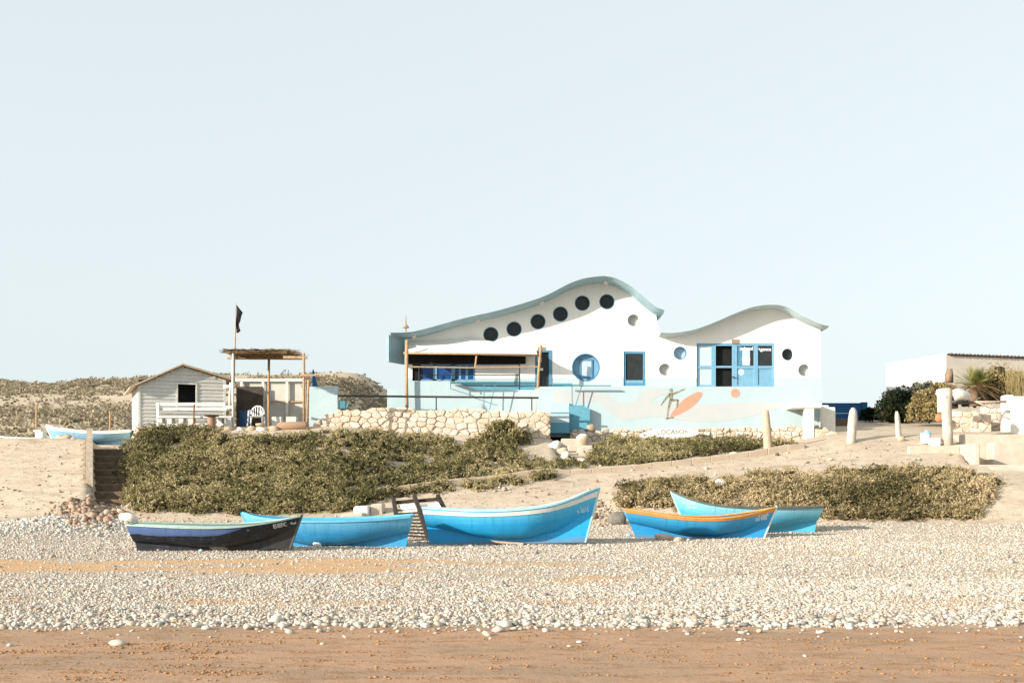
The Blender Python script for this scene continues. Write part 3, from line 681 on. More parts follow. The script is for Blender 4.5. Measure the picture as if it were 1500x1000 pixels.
# ------------------------------------------------------------------ text helper
def text_mesh(s, size, mat, parent, name, place, shear=0, ext=.0, bold=0):
    cu = bpy.data.curves.new('txt','FONT'); cu.body = s; cu.size = size; cu.align_x='CENTER'; cu.align_y='CENTER'; cu.shear = shear; cu.offset = bold; cu.resolution_u = 3
    ob = bpy.data.objects.new('txt',cu); COL.objects.link(ob)
    dg = bpy.context.evaluated_depsgraph_get(); dg.update(); me = bpy.data.meshes.new_from_object(ob.evaluated_get(dg))
    bpy.data.objects.remove(ob); bpy.data.curves.remove(cu)
    org = W[parent.name]
    for vt in me.vertices:
        q = place(vt.co.x, vt.co.y); vt.co = (q[0]-org[0], q[1]-org[1], q[2]-org[2])
    me.name = name; me.materials.clear()
    return link_mesh(name, me, mat, parent, org)
def flat_at(px,py,Y,rot=0):
    x0,z0 = PX(px,Y),PZ(py,Y); c,s_ = math.cos(rot),math.sin(rot)
    return lambda u,v_: (x0+u*c-v_*s_, Y, z0+u*s_+v_*c)
text_mesh('Surf', .30, LETTERWHITE, DO, 'lettering', flat_at(1033,509.5,HYF+.112), bold=.008)
text_mesh('school', .27, LETTERWHITE, DO, 'lettering', flat_at(1093.5,510.5,HYF+.098), bold=.008)
text_mesh('Agence', .25, LETTERWHITE, DO, 'lettering', flat_at(1119.5,511.5,HYF+.112), bold=.008)

# ------------------------------------------------------------------ mural wall and its surroundings
MY = 58.5
mw = thing('mural_wall','pale blue garden wall painted with a surfer on a peach board','wall',(PX(1000,MY),MY,PZ(630,MY)))
m=MB(); m.prism([(PX(a,MY),PZ(b,MY)) for a,b in ((786,640),(786,572),(791,566),(1204,566),(1204,640))], MY, MY+.24); m.build('wall', PALEBLUE, mw)
def decal(pts, name, mat, lvl=1, parent=mw, Y=MY):
    m=MB(); m.prism([(PX(a,Y),PZ(b,Y)) for a,b in pts], Y-.003*lvl, Y-.0005); return m.build(name, mat, parent)
decal(cr([(812,590),(812,574),(850,572),(880,577),(905,587),(880,588),(840,589),(812,590)],6),'painted_wave',WAVEWHITE,1)
decal(cr([(930,585),(945,572),(965,568),(978,575),(965,580),(950,592),(938,598),(930,585)],6),'painted_wave',WAVEWHITE,1.7)
decal(cr([(880,590),(930,589),(1020,592),(1100,589),(1150,591),(1120,604),(1080,613),(1040,617),(1005,616),(960,610),(920,614),(898,608),(880,590)],6),'painted_wave',WAVEWHITE,2.4)
a0=math.atan2(610-575,982-1028); 
bd=[]
for i in range(30):
    th=2*math.pi*i/30; u=29*math.cos(th); w_=8.3*math.sin(th)*(1-.35*max(0,math.cos(th))); ca,sa=math.cos(a0),math.sin(a0); bd.append((1005+u*ca-w_*sa, 592.5+u*sa+w_*ca))
decal(bd,'painted_surfboard',PEACH,3.2)
decal([(1077+6.6*math.cos(2*math.pi*i/24),575.5+6.6*math.sin(2*math.pi*i/24)) for i in range(24)],'painted_sun',PEACH,3.2)
fm=MB()
def limb(p,q,w0,w1):
    p=np.array(p,float);q=np.array(q,float);d=q-p;d/=np.linalg.norm(d);nn_=np.array((-d[1],d[0]))
    fm.prism([(PX(a,MY),PZ(b,MY)) for a,b in (p+nn_*w0,q+nn_*w1,q-nn_*w1,p-nn_*w0)], MY-.013, MY-.010)
fm.prism([(PX(983+2.7*math.cos(2*math.pi*i/16),MY),PZ(571.5+3*math.sin(2*math.pi*i/16),MY)) for i in range(16)],MY-.0132,MY-.010)
for p,q,w0,w1 in (((983,575),(983,587),3.0,2.0),((981,577),(973,586),1.6,1.1),((973,586),(968,594),1.1,.7),((985,577),(995,573),1.6,1.1),((995,573),(1003,569.5),1.1,.5),((982,586),(979,599),2,1.4),((979,599),(977.5,612),1.4,.9),((984,586),(993,585.5),1.9,1.4),((993,585.5),(991.5,597),1.4,.9),((975,613),(987,611),1.2,1.0)): limb(p,q,w0,w1)
fm.build('painted_surfer', OLIVEPAINT, mw)
# slab with pier, end wall on the right
sl = thing('white_slab_shelter','white slab shelf on a square pier at the right end of the mural wall','shelter',(PX(1187,57.2),57.2,PZ(652,57.2)))
m=MB(); m.box(PX(1160,57),PX(1203.5,57),57,58.45,PZ(597,57),PZ(590,57)); m.build('slab', WHITE, sl, bevel=.02)
m=MB(); m.box(PX(1180.5,56.9),PX(1194,56.9),57.05,57.5,PZ(654,57),PZ(597,57)); m.build('pier', WHITECONC, sl, bevel=.02)
m=MB(); m.box(PX(1203.5,57.9),PX(1224,57.9),57.9,58.3,PZ(650,57.9),PZ(596,57.9)); m.box(PX(1203.5,57.9),PX(1215,57.9),57.95,58.25,PZ(596,57.9),PZ(593,57.9)); tag(m.build('white_wall',WHITECONC,bevel=.04),'short white wall with rounded corner right of the mural','wall')
m=MB(); m.pbox(1171,597.6,1179.5,605.5,58.36,.12); m.build('vent_grille', GREYBOARD, sl)

# ------------------------------------------------------------------ dry stone walls
def clip_poly(poly, a, b):                       # keep the part nearer to a than to b
    mx_=((a[0]+b[0])/2,(a[1]+b[1])/2); d=(b[0]-a[0],b[1]-a[1]); f=lambda p_:(p_[0]-mx_[0])*d[0]+(p_[1]-mx_[1])*d[1]
    out=[]
    for i in range(len(poly)):
        p_,q_=poly[i],poly[(i+1)%len(poly)]; fp,fq=f(p_),f(q_)
        if fp<=0: out.append(p_)
        if fp*fq<0: u=fp/(fp-fq); out.append((p_[0]+(q_[0]-p_[0])*u,p_[1]+(q_[1]-p_[1])*u))
    return out
MORTAR=mk('sandy_mortar',(.60,.50,.39),(.46,.37,.28),6,.95,.05,.5,20,.03)
def stone_wall(name,label,x0,x1,Y,zb,zt,size,seed=1,gap=.007,mat=None,ydir=0):
    """irregular fitted stones; zb, zt are functions of x"""
    mat=mat or STONE; rs=random.Random(seed); root=thing(name,label,'stone wall',((x0+x1)/2,Y,min(zb(x0),zb(x1))))
    AN=1.35; z0=min(zb(x0),zb(x1))-.1; z1=max(zt(x0),zt(x1),zt((x0+x1)/2))+.1; pts=[]; z=z0; row=0
    while z<z1:
        x=x0/AN-size*rs.random()
        while x<x1/AN+size*.5:
            pts.append((x+rs.uniform(-.28,.28)*size,z+rs.uniform(-.30,.30)*size)); x+=size*rs.uniform(.75,1.25)
        z+=size*.78; row+=1
    mbs=MB(); tints=[]
    for i,c in enumerate(pts):
        xc=c[0]*AN
        if not (x0-.02<xc<x1+.02 and zb(xc)-.15<c[1]<zt(xc)-.10*size): continue
        pl=[(c[0]+a_*size*1.2,c[1]+b_*size*1.2) for a_,b_ in ((-1,-1),(1,-1),(1,1),(-1,1))]
        for j,e in enumerate(pts):
            if j!=i and abs(e[0]-c[0])<2.4*size and abs(e[1]-c[1])<2.4*size: pl=clip_poly(pl,c,e)
        pl=[(min(max(p_[0]*AN,x0-.03),x1+.03),min(p_[1],zt(p_[0]*AN)+rs.uniform(-.02,.03)*size)) for p_ in pl]
        # more points along the edges, softened corners
        q=[]
        for k in range(len(pl)):
            p_,n_=pl[k],pl[(k+1)%len(pl)]
            for u in (.12,.5,.88): q.append((lerp(p_[0],n_[0],u),lerp(p_[1],n_[1],u)))
        cx_=sum(p_[0] for p_ in q)/len(q); cz_=sum(p_[1] for p_ in q)/len(q); rad=max(.05,min(math.hypot(p_[0]-cx_,p_[1]-cz_) for p_ in q))
        off=rs.uniform(-.05,.05); yy=Y+ydir*(cx_-x0)+off; vs=[]; n=len(q); nx_,nz_=rs.uniform(-.10,.10),rs.uniform(-.12,.12)
        for sc,dy in ((1-gap/rad,.16),(1-gap/rad-.015,.015),(1-gap/rad-.09,-.022),(.55,-.032)):
            for p_ in q:
                a_,b_=(p_[0]-cx_)*sc,(p_[1]-cz_)*sc; vs.append((cx_+a_+rs.uniform(-.008,.008),yy+dy+a_*nx_+b_*nz_+rs.uniform(-.012,.012),cz_+b_+rs.uniform(-.008,.008)))
        vs.append((cx_,yy-.034,cz_)); fs=[(r_*n+k,r_*n+(k+1)%n,(r_+1)*n+(k+1)%n,(r_+1)*n+k) for r_ in range(3) for k in range(n)]+[(3*n+k,3*n+(k+1)%n,4*n) for k in range(n)]
        mbs.add(vs,fs); tints+=[rs.random()]*len(vs)
    o=mbs.build('stonework',mat,root,smooth=False,fix=True)
    at=o.data.attributes.new('tint','FLOAT','POINT'); at.data.foreach_set('value',np.array(tints,np.float32))
    m=MB(); N=14; xs=[lerp(x0,x1,i/N) for i in range(N+1)]
    for i in range(N):
        a,b=xs[i],xs[i+1]; y0a,y0b=Y+ydir*(a-x0)+.05,Y+ydir*(b-x0)+.05
        m.hexa([(a,y0a,zb(a)-.3),(b,y0b,zb(b)-.3),(b,y0b+.5,zb(b)-.3),(a,y0a+.5,zb(a)-.3),(a,y0a,zt(a)-.13),(b,y0b,zt(b)-.13),(b,y0b+.5,zt(b)-.13),(a,y0a+.5,zt(a)-.13)])
    m.build('mortar',MORTAR,root)
    return root
SY=55.5
L_=lambda pts,Y:(lambda x: float(np.interp(CX+F*x/Y,[p_[0] for p_ in pts],[PZ(p_[1],Y) for p_ in pts])))
stone_wall('stone_retaining_wall','long beige stone retaining wall below the awning',PX(457,SY),PX(806,SY),SY,L_([(457,640),(600,652),(806,660)],SY),L_([(457,621),(470,610),(494,598),(560,596.5),(680,597.5),(806,601)],SY),.345,seed=3)
SY2=57.9
stone_wall('low_stone_wall','low rough stone wall at the foot of the painted mural',PX(835,SY2),PX(1203,SY2),SY2,L_([(835,655),(1203,653)],SY2),L_([(835,629),(900,627),(1000,626),(1100,624),(1203,622)],SY2),.26,seed=5)
stone_wall('stone_heap_wall','short tumbled stone wall right of the square white pier',PX(1196,56.8),PX(1234,56.8),56.8,L_([(1196,656),(1234,650)],56.8),L_([(1196,624),(1216,626),(1234,634)],56.8),.34,seed=9)
# terrace filling behind the left wall
m=MB(); m.prism([(PX(a,SY),PZ(b,SY)) for a,b in ((500,640),(500,600.5),(805,603),(805,640))], SY+.3, 60.34); tag(m.build('terrace_fill',CONC),'earth terrace behind the stone retaining wall','terrace',kind='structure')
# pale blue parapet
PY_=60.35
m=MB(); m.prism([(PX(a,PY_),PZ(b,PY_)) for a,b in ((567,606),(567,570),(604,570),(604,558),(660,558),(700,571),(790,571),(790,606))], PY_, PY_+.22)
tag(m.build('parapet_wall',PALEBLUE),'pale blue stepped parapet wall behind the pole railing','wall')
# blue steps
bs=thing('entrance_steps','pale blue steps with a deep blue side wall below the porch','steps',(PX(834,57.4),57.4,PZ(634,57.4)))
m=MB(); m.pbox(806,589.5,834,604,58.1,.35); m.pbox(806,604.3,834,619,57.75,.7); m.build('step',PALEBLUE,bs,bevel=.01)
m=MB(); m.pbox(806,603.6,834,604.9,57.72,.3); m.build('edge_line',MIDBLUE,bs)
m=MB(); m.pbox(806,619,834,634,57.6,.85); m.build('riser',MIDBLUE,bs)
m=MB(); m.prism([(PX(a,58.1),PZ(b,58.1)) for a,b in ((833.5,634),(833.5,594),(852,593.2),(864,599),(864,627),(850,632))],58.1,58.49); m.build('side_wall',MIDBLUE,bs)

# ------------------------------------------------------------------ awning, poles and railings in front of the house
AY=60.0
aw=thing('awning','white canvas awning with black lining on wooden poles','awning',(PX(690,AY),AY,zfloor))
ftop=[(592,517),(690,517.8),(790,520)]; ridge=[(597,499.5),(640,499),(690,494.5),(740,503),(786,513.5)]
front=[P(lerp(592,790,i/16),float(np.interp(lerp(592,790,i/16),[p_[0] for p_ in ftop],[p_[1] for p_ in ftop])),AY) for i in range(17)]
back=[P(lerp(597,786,i/16),float(np.interp(lerp(597,786,i/16),[p_[0] for p_ in ridge],[p_[1] for p_ in ridge])),HYF-.08) for i in range(17)]
vs=[];fs=[]
for i in range(17):
    for j in range(7):
        q=np.array(front[i])*(1-j/6)+np.array(back[i])*(j/6); q[2]-= .10*math.sin(math.pi*j/6)*(1+.4*math.sin(i*1.3)); vs.append(q)
for i in range(16):
    for j in range(6): fs.append((i*7+j,(i+1)*7+j,(i+1)*7+j+1,i*7+j+1))
vs2=[np.array(q)-(0,0,.05) for q in vs]
m=MB(); m.add(vs,fs); m.build('canvas',CANVAS,aw,smooth=True,fix=False)
m=MB(); m.add(vs2,[f[::-1] for f in fs]); 
nb=len(m.v); 
m.build('lining',LINING,aw,smooth=True,fix=False)
m=MB(); m.box(PX(598,HYF),PX(770,HYF),HYF-.09,HYF-.02,PZ(533.2,HYF),PZ(517,HYF)); m.build('back_valance',LINING,aw)
m=MB(); m.tube([P(591,517,AY),P(690,518.3,AY),P(791,520.5,AY)],.055,8); m.build('front_beam',WOODTAN,aw,smooth=True)
m=MB(); m.tube([P(596.5,601,AY),P(595.5,560,AY),P(596,498,AY)],.085,9,jit=.1); m.build('pole',WOODTAN,aw,smooth=True)
m=MB(); m.tube([P(786.5,605,AY),P(789,545,AY),P(792.5,505,AY)],.07,9,jit=.1); m.build('pole',WOODTAN,aw,smooth=True)
m=MB(); m.tube([P(698,521,AY+.1),P(696,538,AY+.1)],.05,6); m.build('strut',WOODTAN,aw)
m=MB(); m.tube([P(596,537,AY),P(690,538.5,AY),P(789,537,AY)],.04,6); m.build('cross_pole',WOODTAN,aw)
pr=thing('porch_railing','thin black pipe railing in front of the shaded window','railing',(PX(690,60.8),59.2,zfloor))
for a in ((614,536,614,570),(761,532,761,571)):
    m=MB(); m.tube([P(a[0],a[1],60.8),P(a[2],a[3],60.8)],.035,6); m.build('post',BLACKPIPE,pr)
for b,mm in ((533.5,BLACKPIPE),(549.3,BLACKPIPE),(564.5,BLACKPIPE)):
    m=MB(); m.tube([P(614 if b>540 else 698,b,60.8),P(761,b-.2,60.8)],.03,6); m.build('rail',mm,pr)
tr=thing('folding_table','teal metal framed table standing behind the stone wall','table',(PX(700,59.7),59.7,PZ(600,59.7)))
m=MB(); m.box(PX(659,59.6),PX(727,59.6),59.6,60.2,PZ(560.4,59.6),PZ(559,59.6)); m.build('table_top',TEALPIPE,tr)
for a in ((660,560,660,569),(676,560,676,566),(709.5,560,708.5,600),(726,560,717,600)):
    m=MB(); m.tube([P(a[0],a[1],59.7),P(a[2],a[3],59.7)],.022,6); m.build('leg',TEALPIPE,tr)
m=MB(); m.tube([P(660,569,59.7),P(700,582,59.7)],.022,6); m.build('brace',TEALPIPE,tr)
tr2=thing('folding_table','teal metal framed table in front of the round shuttered window','table',(PX(850,58.2),58.2,PZ(594,58.2)))
m=MB(); m.box(PX(826,58.0),PX(895,58.0),58.0,58.12,PZ(565.2,58.0),PZ(563.9,58.0)); m.build('table_top',TEALPIPE,tr2)
for a in ((838,565,838,594),(852,565,843,594)):
    m=MB(); m.tube([P(a[0],a[1],58.1),P(a[2],a[3],58.1)],.022,6); m.build('leg',TEALPIPE,tr2)
rl=thing('pole_railing','long black pole railing running above the stone retaining wall','railing',(PX(640,56.2),56.2,PZ(600,56.2)))
m=MB(); m.tube([P(493,579.5,56.2),P(640,581,56.2),P(789,582.5,56.2)],.05,8); m.build('rail',BLACKPIPE,rl)
for a in (639,779):
    m=MB(); m.tube([P(a,581.5,56.2),P(a,601,56.2)],.03,6); m.build('post',BLACKPIPE,rl)
m=MB(); m.pbox(494.5,587,506,598,58.0,.5); m.tube([P(508,598,58),P(511,590,58)],.05,6); tag(m.build('teal_crate',TEALPIPE,bevel=.02),'small teal crate behind the stone wall beside the pale blue pillar wall','crate')
m=MB(); m.prism([(PX(a,56.0),PZ(b,56.0)) for a,b in ((453,632),(453,566),(494,565),(495,600),(495,632))],56.0,56.35); tag(m.build('pale_blue_wall',PALEBLUE,bevel=.015),'pale blue wall block at the left end of the stone retaining wall','wall')
m=MB(); m.prism([(PX(a,56.6),PZ(b,56.6)) for a,b in cr([(458,575),(457.5,560),(457.5,545),(458.5,540.5),(460.5,546),(463,557),(465.5,566),(466,575)],4)],56.6,56.7); tag(m.build('surfboard',DEEPBLUE),'deep blue pointed surfboard tip standing behind the pale blue wall block','surfboard')
# surfboard sign
sg=thing('surfboard_sign','white surfboard sign reading Location lying on the low stone wall','sign',(PX(981,57.4),57.4,PZ(645,57.4)))
m=MB(); pts=[]
for i in range(36):
    th=2*math.pi*i/36; u=44*math.cos(th); w_=8.2*math.sin(th); pts.append((981+u, 635.3+w_-u*.045))
m.prism([(PX(a,57.4),PZ(b,57.4)) for a,b in pts],57.4,57.48); m.build('board',WHITE,sg,bevel=.015)
text_mesh('LOCAtiOn',.34,LETTERGREY,sg,'lettering',flat_at(985,632.5,57.395,.03),bold=.004)
text_mesh('Jet kan c',.34,LETTERGREY,sg,'lettering',flat_at(975,641,57.395,.03))

# ------------------------------------------------------------------ hut
HA=R(22); hu=np.array((math.cos(HA),math.sin(HA),0)); hv=np.array((-math.sin(HA),math.cos(HA),0)); up=np.array((0,0,1.))
FL=np.array((PX(203,53.5),53.5,4.30)); HWd=4.0; HDp=4.4; hE=2.16; hR=3.12; xr=1.98
hut=thing('wooden_hut','small whitewashed clapboard hut with a low gabled roof','hut',tuple(FL+hu*2))
def hp(u,v_,z): return FL+hu*u+hv*v_+up*z
def gab(u): return hE+(hR-hE)*(u/xr if u<xr else (HWd-u)/(HWd-xr)*1.0) 
RD=.55
gab=lambda u: (hE+(hR-hE)*u/xr) if u<xr else (hR-RD*(u-xr)/(HWd-xr))
wu0,wu1,wz0,wz1=1.78,2.60,1.18,2.26
m=MB(); bh=.17; z=0
while z<hR-.05:
    z1=min(z+bh,hR)
    # span of this board inside the gable
    zt_=z1-.02
    u0=0 if zt_<=hE else xr*(zt_-hE)/(hR-hE); u1=HWd if zt_<=hR-RD else xr+(hR-zt_)/RD*(HWd-xr)
    spans=[(u0,u1)] if (z1<=wz0+.01 or z>=wz1-.01) else [(u0,wu0),(wu1,u1)]
    for a,b in spans:
        if b-a>.05:
            j=rng.uniform(-.006,.006)
            m.hexa([hp(a,-.035+j,z),hp(b,-.035+j,z),hp(b,.05,z),hp(a,.05,z),hp(a,-.005+j,z1),hp(b,-.005+j,z1),hp(b,.05,z1),hp(a,.05,z1)])
    z+=bh
for A_ in (((0,0),(wu0,0),(wu0,gab(wu0)-.02),(0,hE-.02)),((wu1,0),(HWd,0),(HWd,hR-RD-.02),(wu1,gab(wu1)-.02)),((wu0,wz1),(wu1,wz1),(wu1,gab(wu1)-.02),(xr,hR-.02),(wu0,gab(wu0)-.02)),((wu0,0),(wu1,0),(wu1,wz0),(wu0,wz0))):
    n_=len(A_); m.add([hp(a,.012,b) for a,b in A_]+[hp(a,.048,b) for a,b in A_],[tuple(range(n_)),tuple(range(2*n_-1,n_-1,-1))])
m.build('wall',WOODGREY,hut,fix=False)
m=MB(); z=0
while z<hE:
    z1=min(z+bh,hE); m.hexa([hp(.0,.05,z),hp(-.03,.05,z),hp(-.03,HDp,z),hp(0,HDp,z),hp(.0,.05,z1),hp(-.004,.05,z1),hp(-.004,HDp,z1),hp(0,HDp,z1)]); z+=bh
m.build('side_wall',WOODGREY,hut)
m=MB(); m.obox(hp(HWd-.05,.06,0),hu,hv,up,.05,HDp-.1,hR-RD-.05); m.build('side_wall',WOODGREY,hut)
m=MB(); m.obox(hp(0,HDp-.05,0),hu,hv,up,HWd,.05,hE); m.hexa([hp(0,HDp-.05,hE),hp(HWd,HDp-.05,hE),hp(HWd,HDp,hE),hp(0,HDp,hE),hp(xr-.01,HDp-.05,hR),hp(xr,HDp-.05,hR),hp(xr,HDp,hR),hp(xr-.01,HDp,hR)]); m.build('rear_wall',WOODGREY,hut)
m=MB(); m.obox(hp(.05,.5,0),hu,hv,up,HWd-.1,.04,hE+.3); m.build('dark_backing',DARK,hut)  # near-black sheet stands in for the unlit inside of the hut
m=MB()
for a,b,c,d in ((wu0-.07,wz0-.07,wu0,wz1+.07),(wu1,wz0-.07,wu1+.07,wz1+.07),(wu0,wz1,wu1,wz1+.07),(wu0,wz0-.07,wu1,wz0)): m.obox(hp(a,-.06,b),hu,hv,up,c-a,.1,d-b)
m.build('window_frame',WOODWHITE,hut)
m=MB(); m.obox(hp(-.02,-.05,0),hu,hv,up,.1,.05,hE-.03); m.build('corner_board',WOODWHITE,hut)
m=MB(); m.obox(hp(HWd-.08,-.05,0),hu,hv,up,.1,.05,hR-RD-.04); m.build('corner_board',WOODWHITE,hut)
m=MB(); m.obox(hp(-.05,.9,.7),hu,hv,up,.03,1.0,.95)
for k_ in range(7): m.obox(hp(-.075,.95,.75+k_*.125),hu,hv,up,.03,.9,.06)
m.build('shutter',WOODWHITE,hut)
for (ua,za,ub,zb2) in ((-.42,hE-.2,xr,hR+.02),(xr,hR+.02,HWd+.42,hR-RD*1.21+.02)):
    m=MB(); m.hexa([hp(ua,-.3,za),hp(ub,-.3,zb2),hp(ub,HDp+.3,zb2),hp(ua,HDp+.3,za),hp(ua,-.3,za+.09),hp(ub,-.3,zb2+.09),hp(ub,HDp+.3,zb2+.09),hp(ua,HDp+.3,za+.09)]); m.build('roof',ROOFTAN,hut,bevel=.01)
# pallet bench before the hut
BY=52.75
pb=thing('pallet_bench','long bench of white pallet boards in front of the grey hut','bench',(PX(285,BY),BY,4.3))
m=MB()
for (a,b,c,d) in ((228,589.5,330,594.5),(229,596.5,332,601)): m.pbox(a,b,c,d,BY+.55,.04)
m.build('backrest',WOODGREY,pb,bevel=.004)  # greyer boards than the seat put the roof's shade into the colour
m=MB(); m.box(PX(230,BY),PX(340,BY),BY-.1,BY+.5,PZ(612,BY),PZ(609.5,BY)); m.build('seat',WOODWHITE,pb,bevel=.004)
m=MB(); m.pbox(229,593,233,624,BY+.45,.1); m.pbox(229,590,233,610,BY-.05,.1); m.build('armrest',WOODWHITE,pb,bevel=.005)
for a in (231,245,262,276,318,332):
    m=MB(); m.pbox(a,612.2,a+6.5,625,BY-.05,.5); m.build('leg',WOODWHITE,pb,bevel=.005)
m=MB(); m.pbox(230,620,340,623,BY-.07,.03); m.build('stringer',WOODWHITE,pb)
m=MB(); m.tube([P(283.5,625,52.4),P(284.5,592,52.5)],.035,6); tag(m.build('wooden_stake',mk('red_brown_wood',(.32,.10,.06),(.12,.07,.05),5,.8,.2,.2)),'red brown stake standing before the pallet bench','stake')
tb=thing('drum_table','small round table made of a pinkish drum with dark top beside the bench','table',(PX(310,52.2),52.2,4.3))
m=MB(); m.tube([P(310,627,52.2),P(310,609.6,52.2)],.19,16); m.build('drum',STRAW,tb,smooth=False)
m=MB(); m.tube([P(310,609.6,52.2),P(310,608,52.2)],.33,18); m.build('table_top',WOODDARK,tb)
# pergola
GY=52.9
pg=thing('thatched_pergola','rickety timber pergola with a ragged thatch roof right of the hut','pergola',(PX(395,GY),GY,4.35))
for a,b,c,d,Y,w_ in ((341.5,626,341.5,514,GY,.10),(445.5,622,445,517,GY+.1,.13),(394,634,394,526,56.0,.13),(450,626,452,556,GY-.2,.10),(336.5,600,338,560,GY+1.6,.12)):
    m=MB(); m.tube([P(a,b,Y),P((a+c)/2+rng.uniform(-.6,.6),(b+d)/2,Y),P(c,d,Y)],w_/2,7,jit=.15); m.build('post',WOODTAN if a>400 or a==394 else WOODWHITE,pg,smooth=True)
m=MB(); m.beam(P(333,516,GY),P(420,516.3,GY),.07,.09); m.beam(P(415,523,GY+.1),P(450,523.5,GY+.1),.08,.12); m.beam(P(333,524.5,56),P(447,525,56),.08,.12); m.beam(P(341,516,GY),P(341,524,56),.08,.1); m.build('beam',WOODTAN,pg)
# thatch: many straws
n=2600; u=rng.uniform(0,1,n); w_=rng.uniform(0,1,n)
p0=np.stack([np.array(P(334,515,GY-.1))]*n); A=np.array(P(334,515.5,GY-.15)); B=np.array(P(418,515.0,GY-.15)); D=np.array((0,3.3,.12))
base=A+(B-A)*u[:,None]+D*w_[:,None]+np.stack([0*u,0*u,rng.uniform(-.02,.13,n)],1)
dv=np.stack([rng.normal(.55,.35,n),rng.normal(0,.25,n),rng.normal(0,.06,n)],1); sd_=np.stack([rng.normal(0,.012,n),rng.normal(0,.02,n),rng.normal(0,.012,n)],1)+.006
vv=np.stack([base-dv*.5-sd_,base-dv*.5+sd_,base+dv*.5+sd_*.4,base+dv*.5-sd_*.4],1).reshape(-1,3)
npmesh('thatch',vv,np.arange(n*4).reshape(-1,4),THATCH,pg)
m=MB(); m.hexa([tuple(A+(0,.05,-.02)),tuple(B+(-.25,.05,-.02)),tuple(B+D+(-.25,-.05,-.02)),tuple(A+D+(0,-.05,-.02)),tuple(A+(0,.05,.05)),tuple(B+(-.25,.05,.05)),tuple(B+D+(-.25,-.05,.05)),tuple(A+D+(0,-.05,.05))]); m.build('thatch_mat',THATCH,pg)
for q0,q1 in ((P(328,566,53.6),P(342,565,GY)),(P(330,596,53.4),P(342,596,GY)),(P(335,618,53.2),P(342,618,GY))):
    m=MB(); m.beam(q0,q1,.05,.12); m.build('side_rail',WOODWHITE,pg)
m=MB(); m.tube([P(440,550,GY+.05),P(464,549,GY-.1)],.05,6,jit=.2); m.build('branch',WOODTAN,pg)
# back screen of boards
bw=thing('board_screen','pale board screen with white posts behind the plastic chair','fence',(PX(395,58.0),58.0,4.4))
m=MB(); m.box(PX(352,58.1),PX(448,58.1),58.15,58.2,4.4,PZ(558,58.1))
bwp=m.build('panel',mk('grey_beige_panel',(.56,.54,.49),(.48,.46,.41),2,.9,.1,.2),bw)
m=MB(); m.box(PX(346,57.8),PX(385,57.8),57.8,57.85,4.4,PZ(566,57.8)); m.build('shade_panel',mk('painted_shade_brown',(.10,.085,.07),(.06,.05,.042),3,.9,.1,.2),bw)  # dark sheet added to stand in for the shadow behind the chair
m=MB(); m.beam(P(345,556.5,58.0),P(446,556.5,58.0),.1,.14); m.build('top_rail',WOODWHITE,bw)
m=MB(); m.beam(P(386,588,58.05),P(446,588,58.05),.06,.06); m.build('middle_rail',WOODTAN,bw)
for a in (354,385.5,420.5,446):
    m=MB(); m.beam(P(a,630,58.0),P(a,558,58.0),.13,.1); m.build('post',WOODWHITE,bw)
m=MB(); m.pbox(398,610,412,630,54.8,.3); m.pbox(419,610,434,630,54.8,.3); tag(m.build('white_boxes',WOODGREY,bevel=.02),'low pale wooden box bench against the board screen','bench')
m=MB()
m.tube([P(360,628,56.0),P(360,620,56.0),P(360,604,56.0),P(360,601,56.0)],[.27,.29,.29,.25],16); tag(m.build('plastic_drum',BLUEPLASTIC,smooth=True),'dark blue plastic drum left of the white chair','drum')
# monobloc chair
def chair(px,Y,zb):
    X=PX(px,Y); c=thing('plastic_chair','white plastic garden chair standing under the thatch','chair',(X,Y,zb))
    m=MB(); m.hexa([(X-.24,Y-.22,zb+.40),(X+.24,Y-.22,zb+.40),(X+.22,Y+.22,zb+.38),(X-.22,Y+.22,zb+.38),(X-.24,Y-.22,zb+.44),(X+.24,Y-.22,zb+.44),(X+.22,Y+.22,zb+.42),(X-.22,Y+.22,zb+.42)]); m.build('seat',PLASTIC,c,bevel=.01)
    for sx in (-1,1):
        for sy,y0 in ((-1,-.2),(1,.22)):
            m=MB(); m.tube([(X+sx*.30,Y+y0*1.25,zb),(X+sx*.25,Y+y0,zb+.62 if sy<0 else zb+.42)],[.028,.04],8); m.build('leg',PLASTIC,c,smooth=True)
        m=MB(); m.tube([(X+sx*.26,Y-.22,zb+.63),(X+sx*.29,Y,zb+.66),(X+sx*.26,Y+.24,zb+.70)],.032,8); m.build('armrest',PLASTIC,c,smooth=True)
    m=MB(); arc=[(X+.26*math.cos(a),Y+.24+.06*math.sin(a),zb+.58+.30*math.sin(a)) for a in np.linspace(math.pi*1.05,-.05*math.pi,13)]
    m.tube(arc,.03,8)
    for k_ in range(7):
        a=lerp(math.pi*.9,math.pi*.1,k_/6); m.beam((X+.2*math.cos(a),Y+.22,zb+.42),(X+.25*math.cos(a),Y+.24+.06*math.sin(a),zb+.58+.29*math.sin(a)),.035,.02)
    m.build('backrest',PLASTIC,c); c.scale=(1.2,1.2,1.15)
    return c
chair(375.5,54.6,4.56)
m=MB(); c0=P(429,624,52.5); m.tube([P(407,624.5,52.5),P(410,624,52.5),P(448,623,52.5),P(451,623,52.5)],[.13,.19,.19,.13],14,jit=.15); tag(m.build('straw_roll',STRAW,smooth=True),'rolled pinkish straw mat lying on the terrace edge by the pale blue wall block','straw roll')
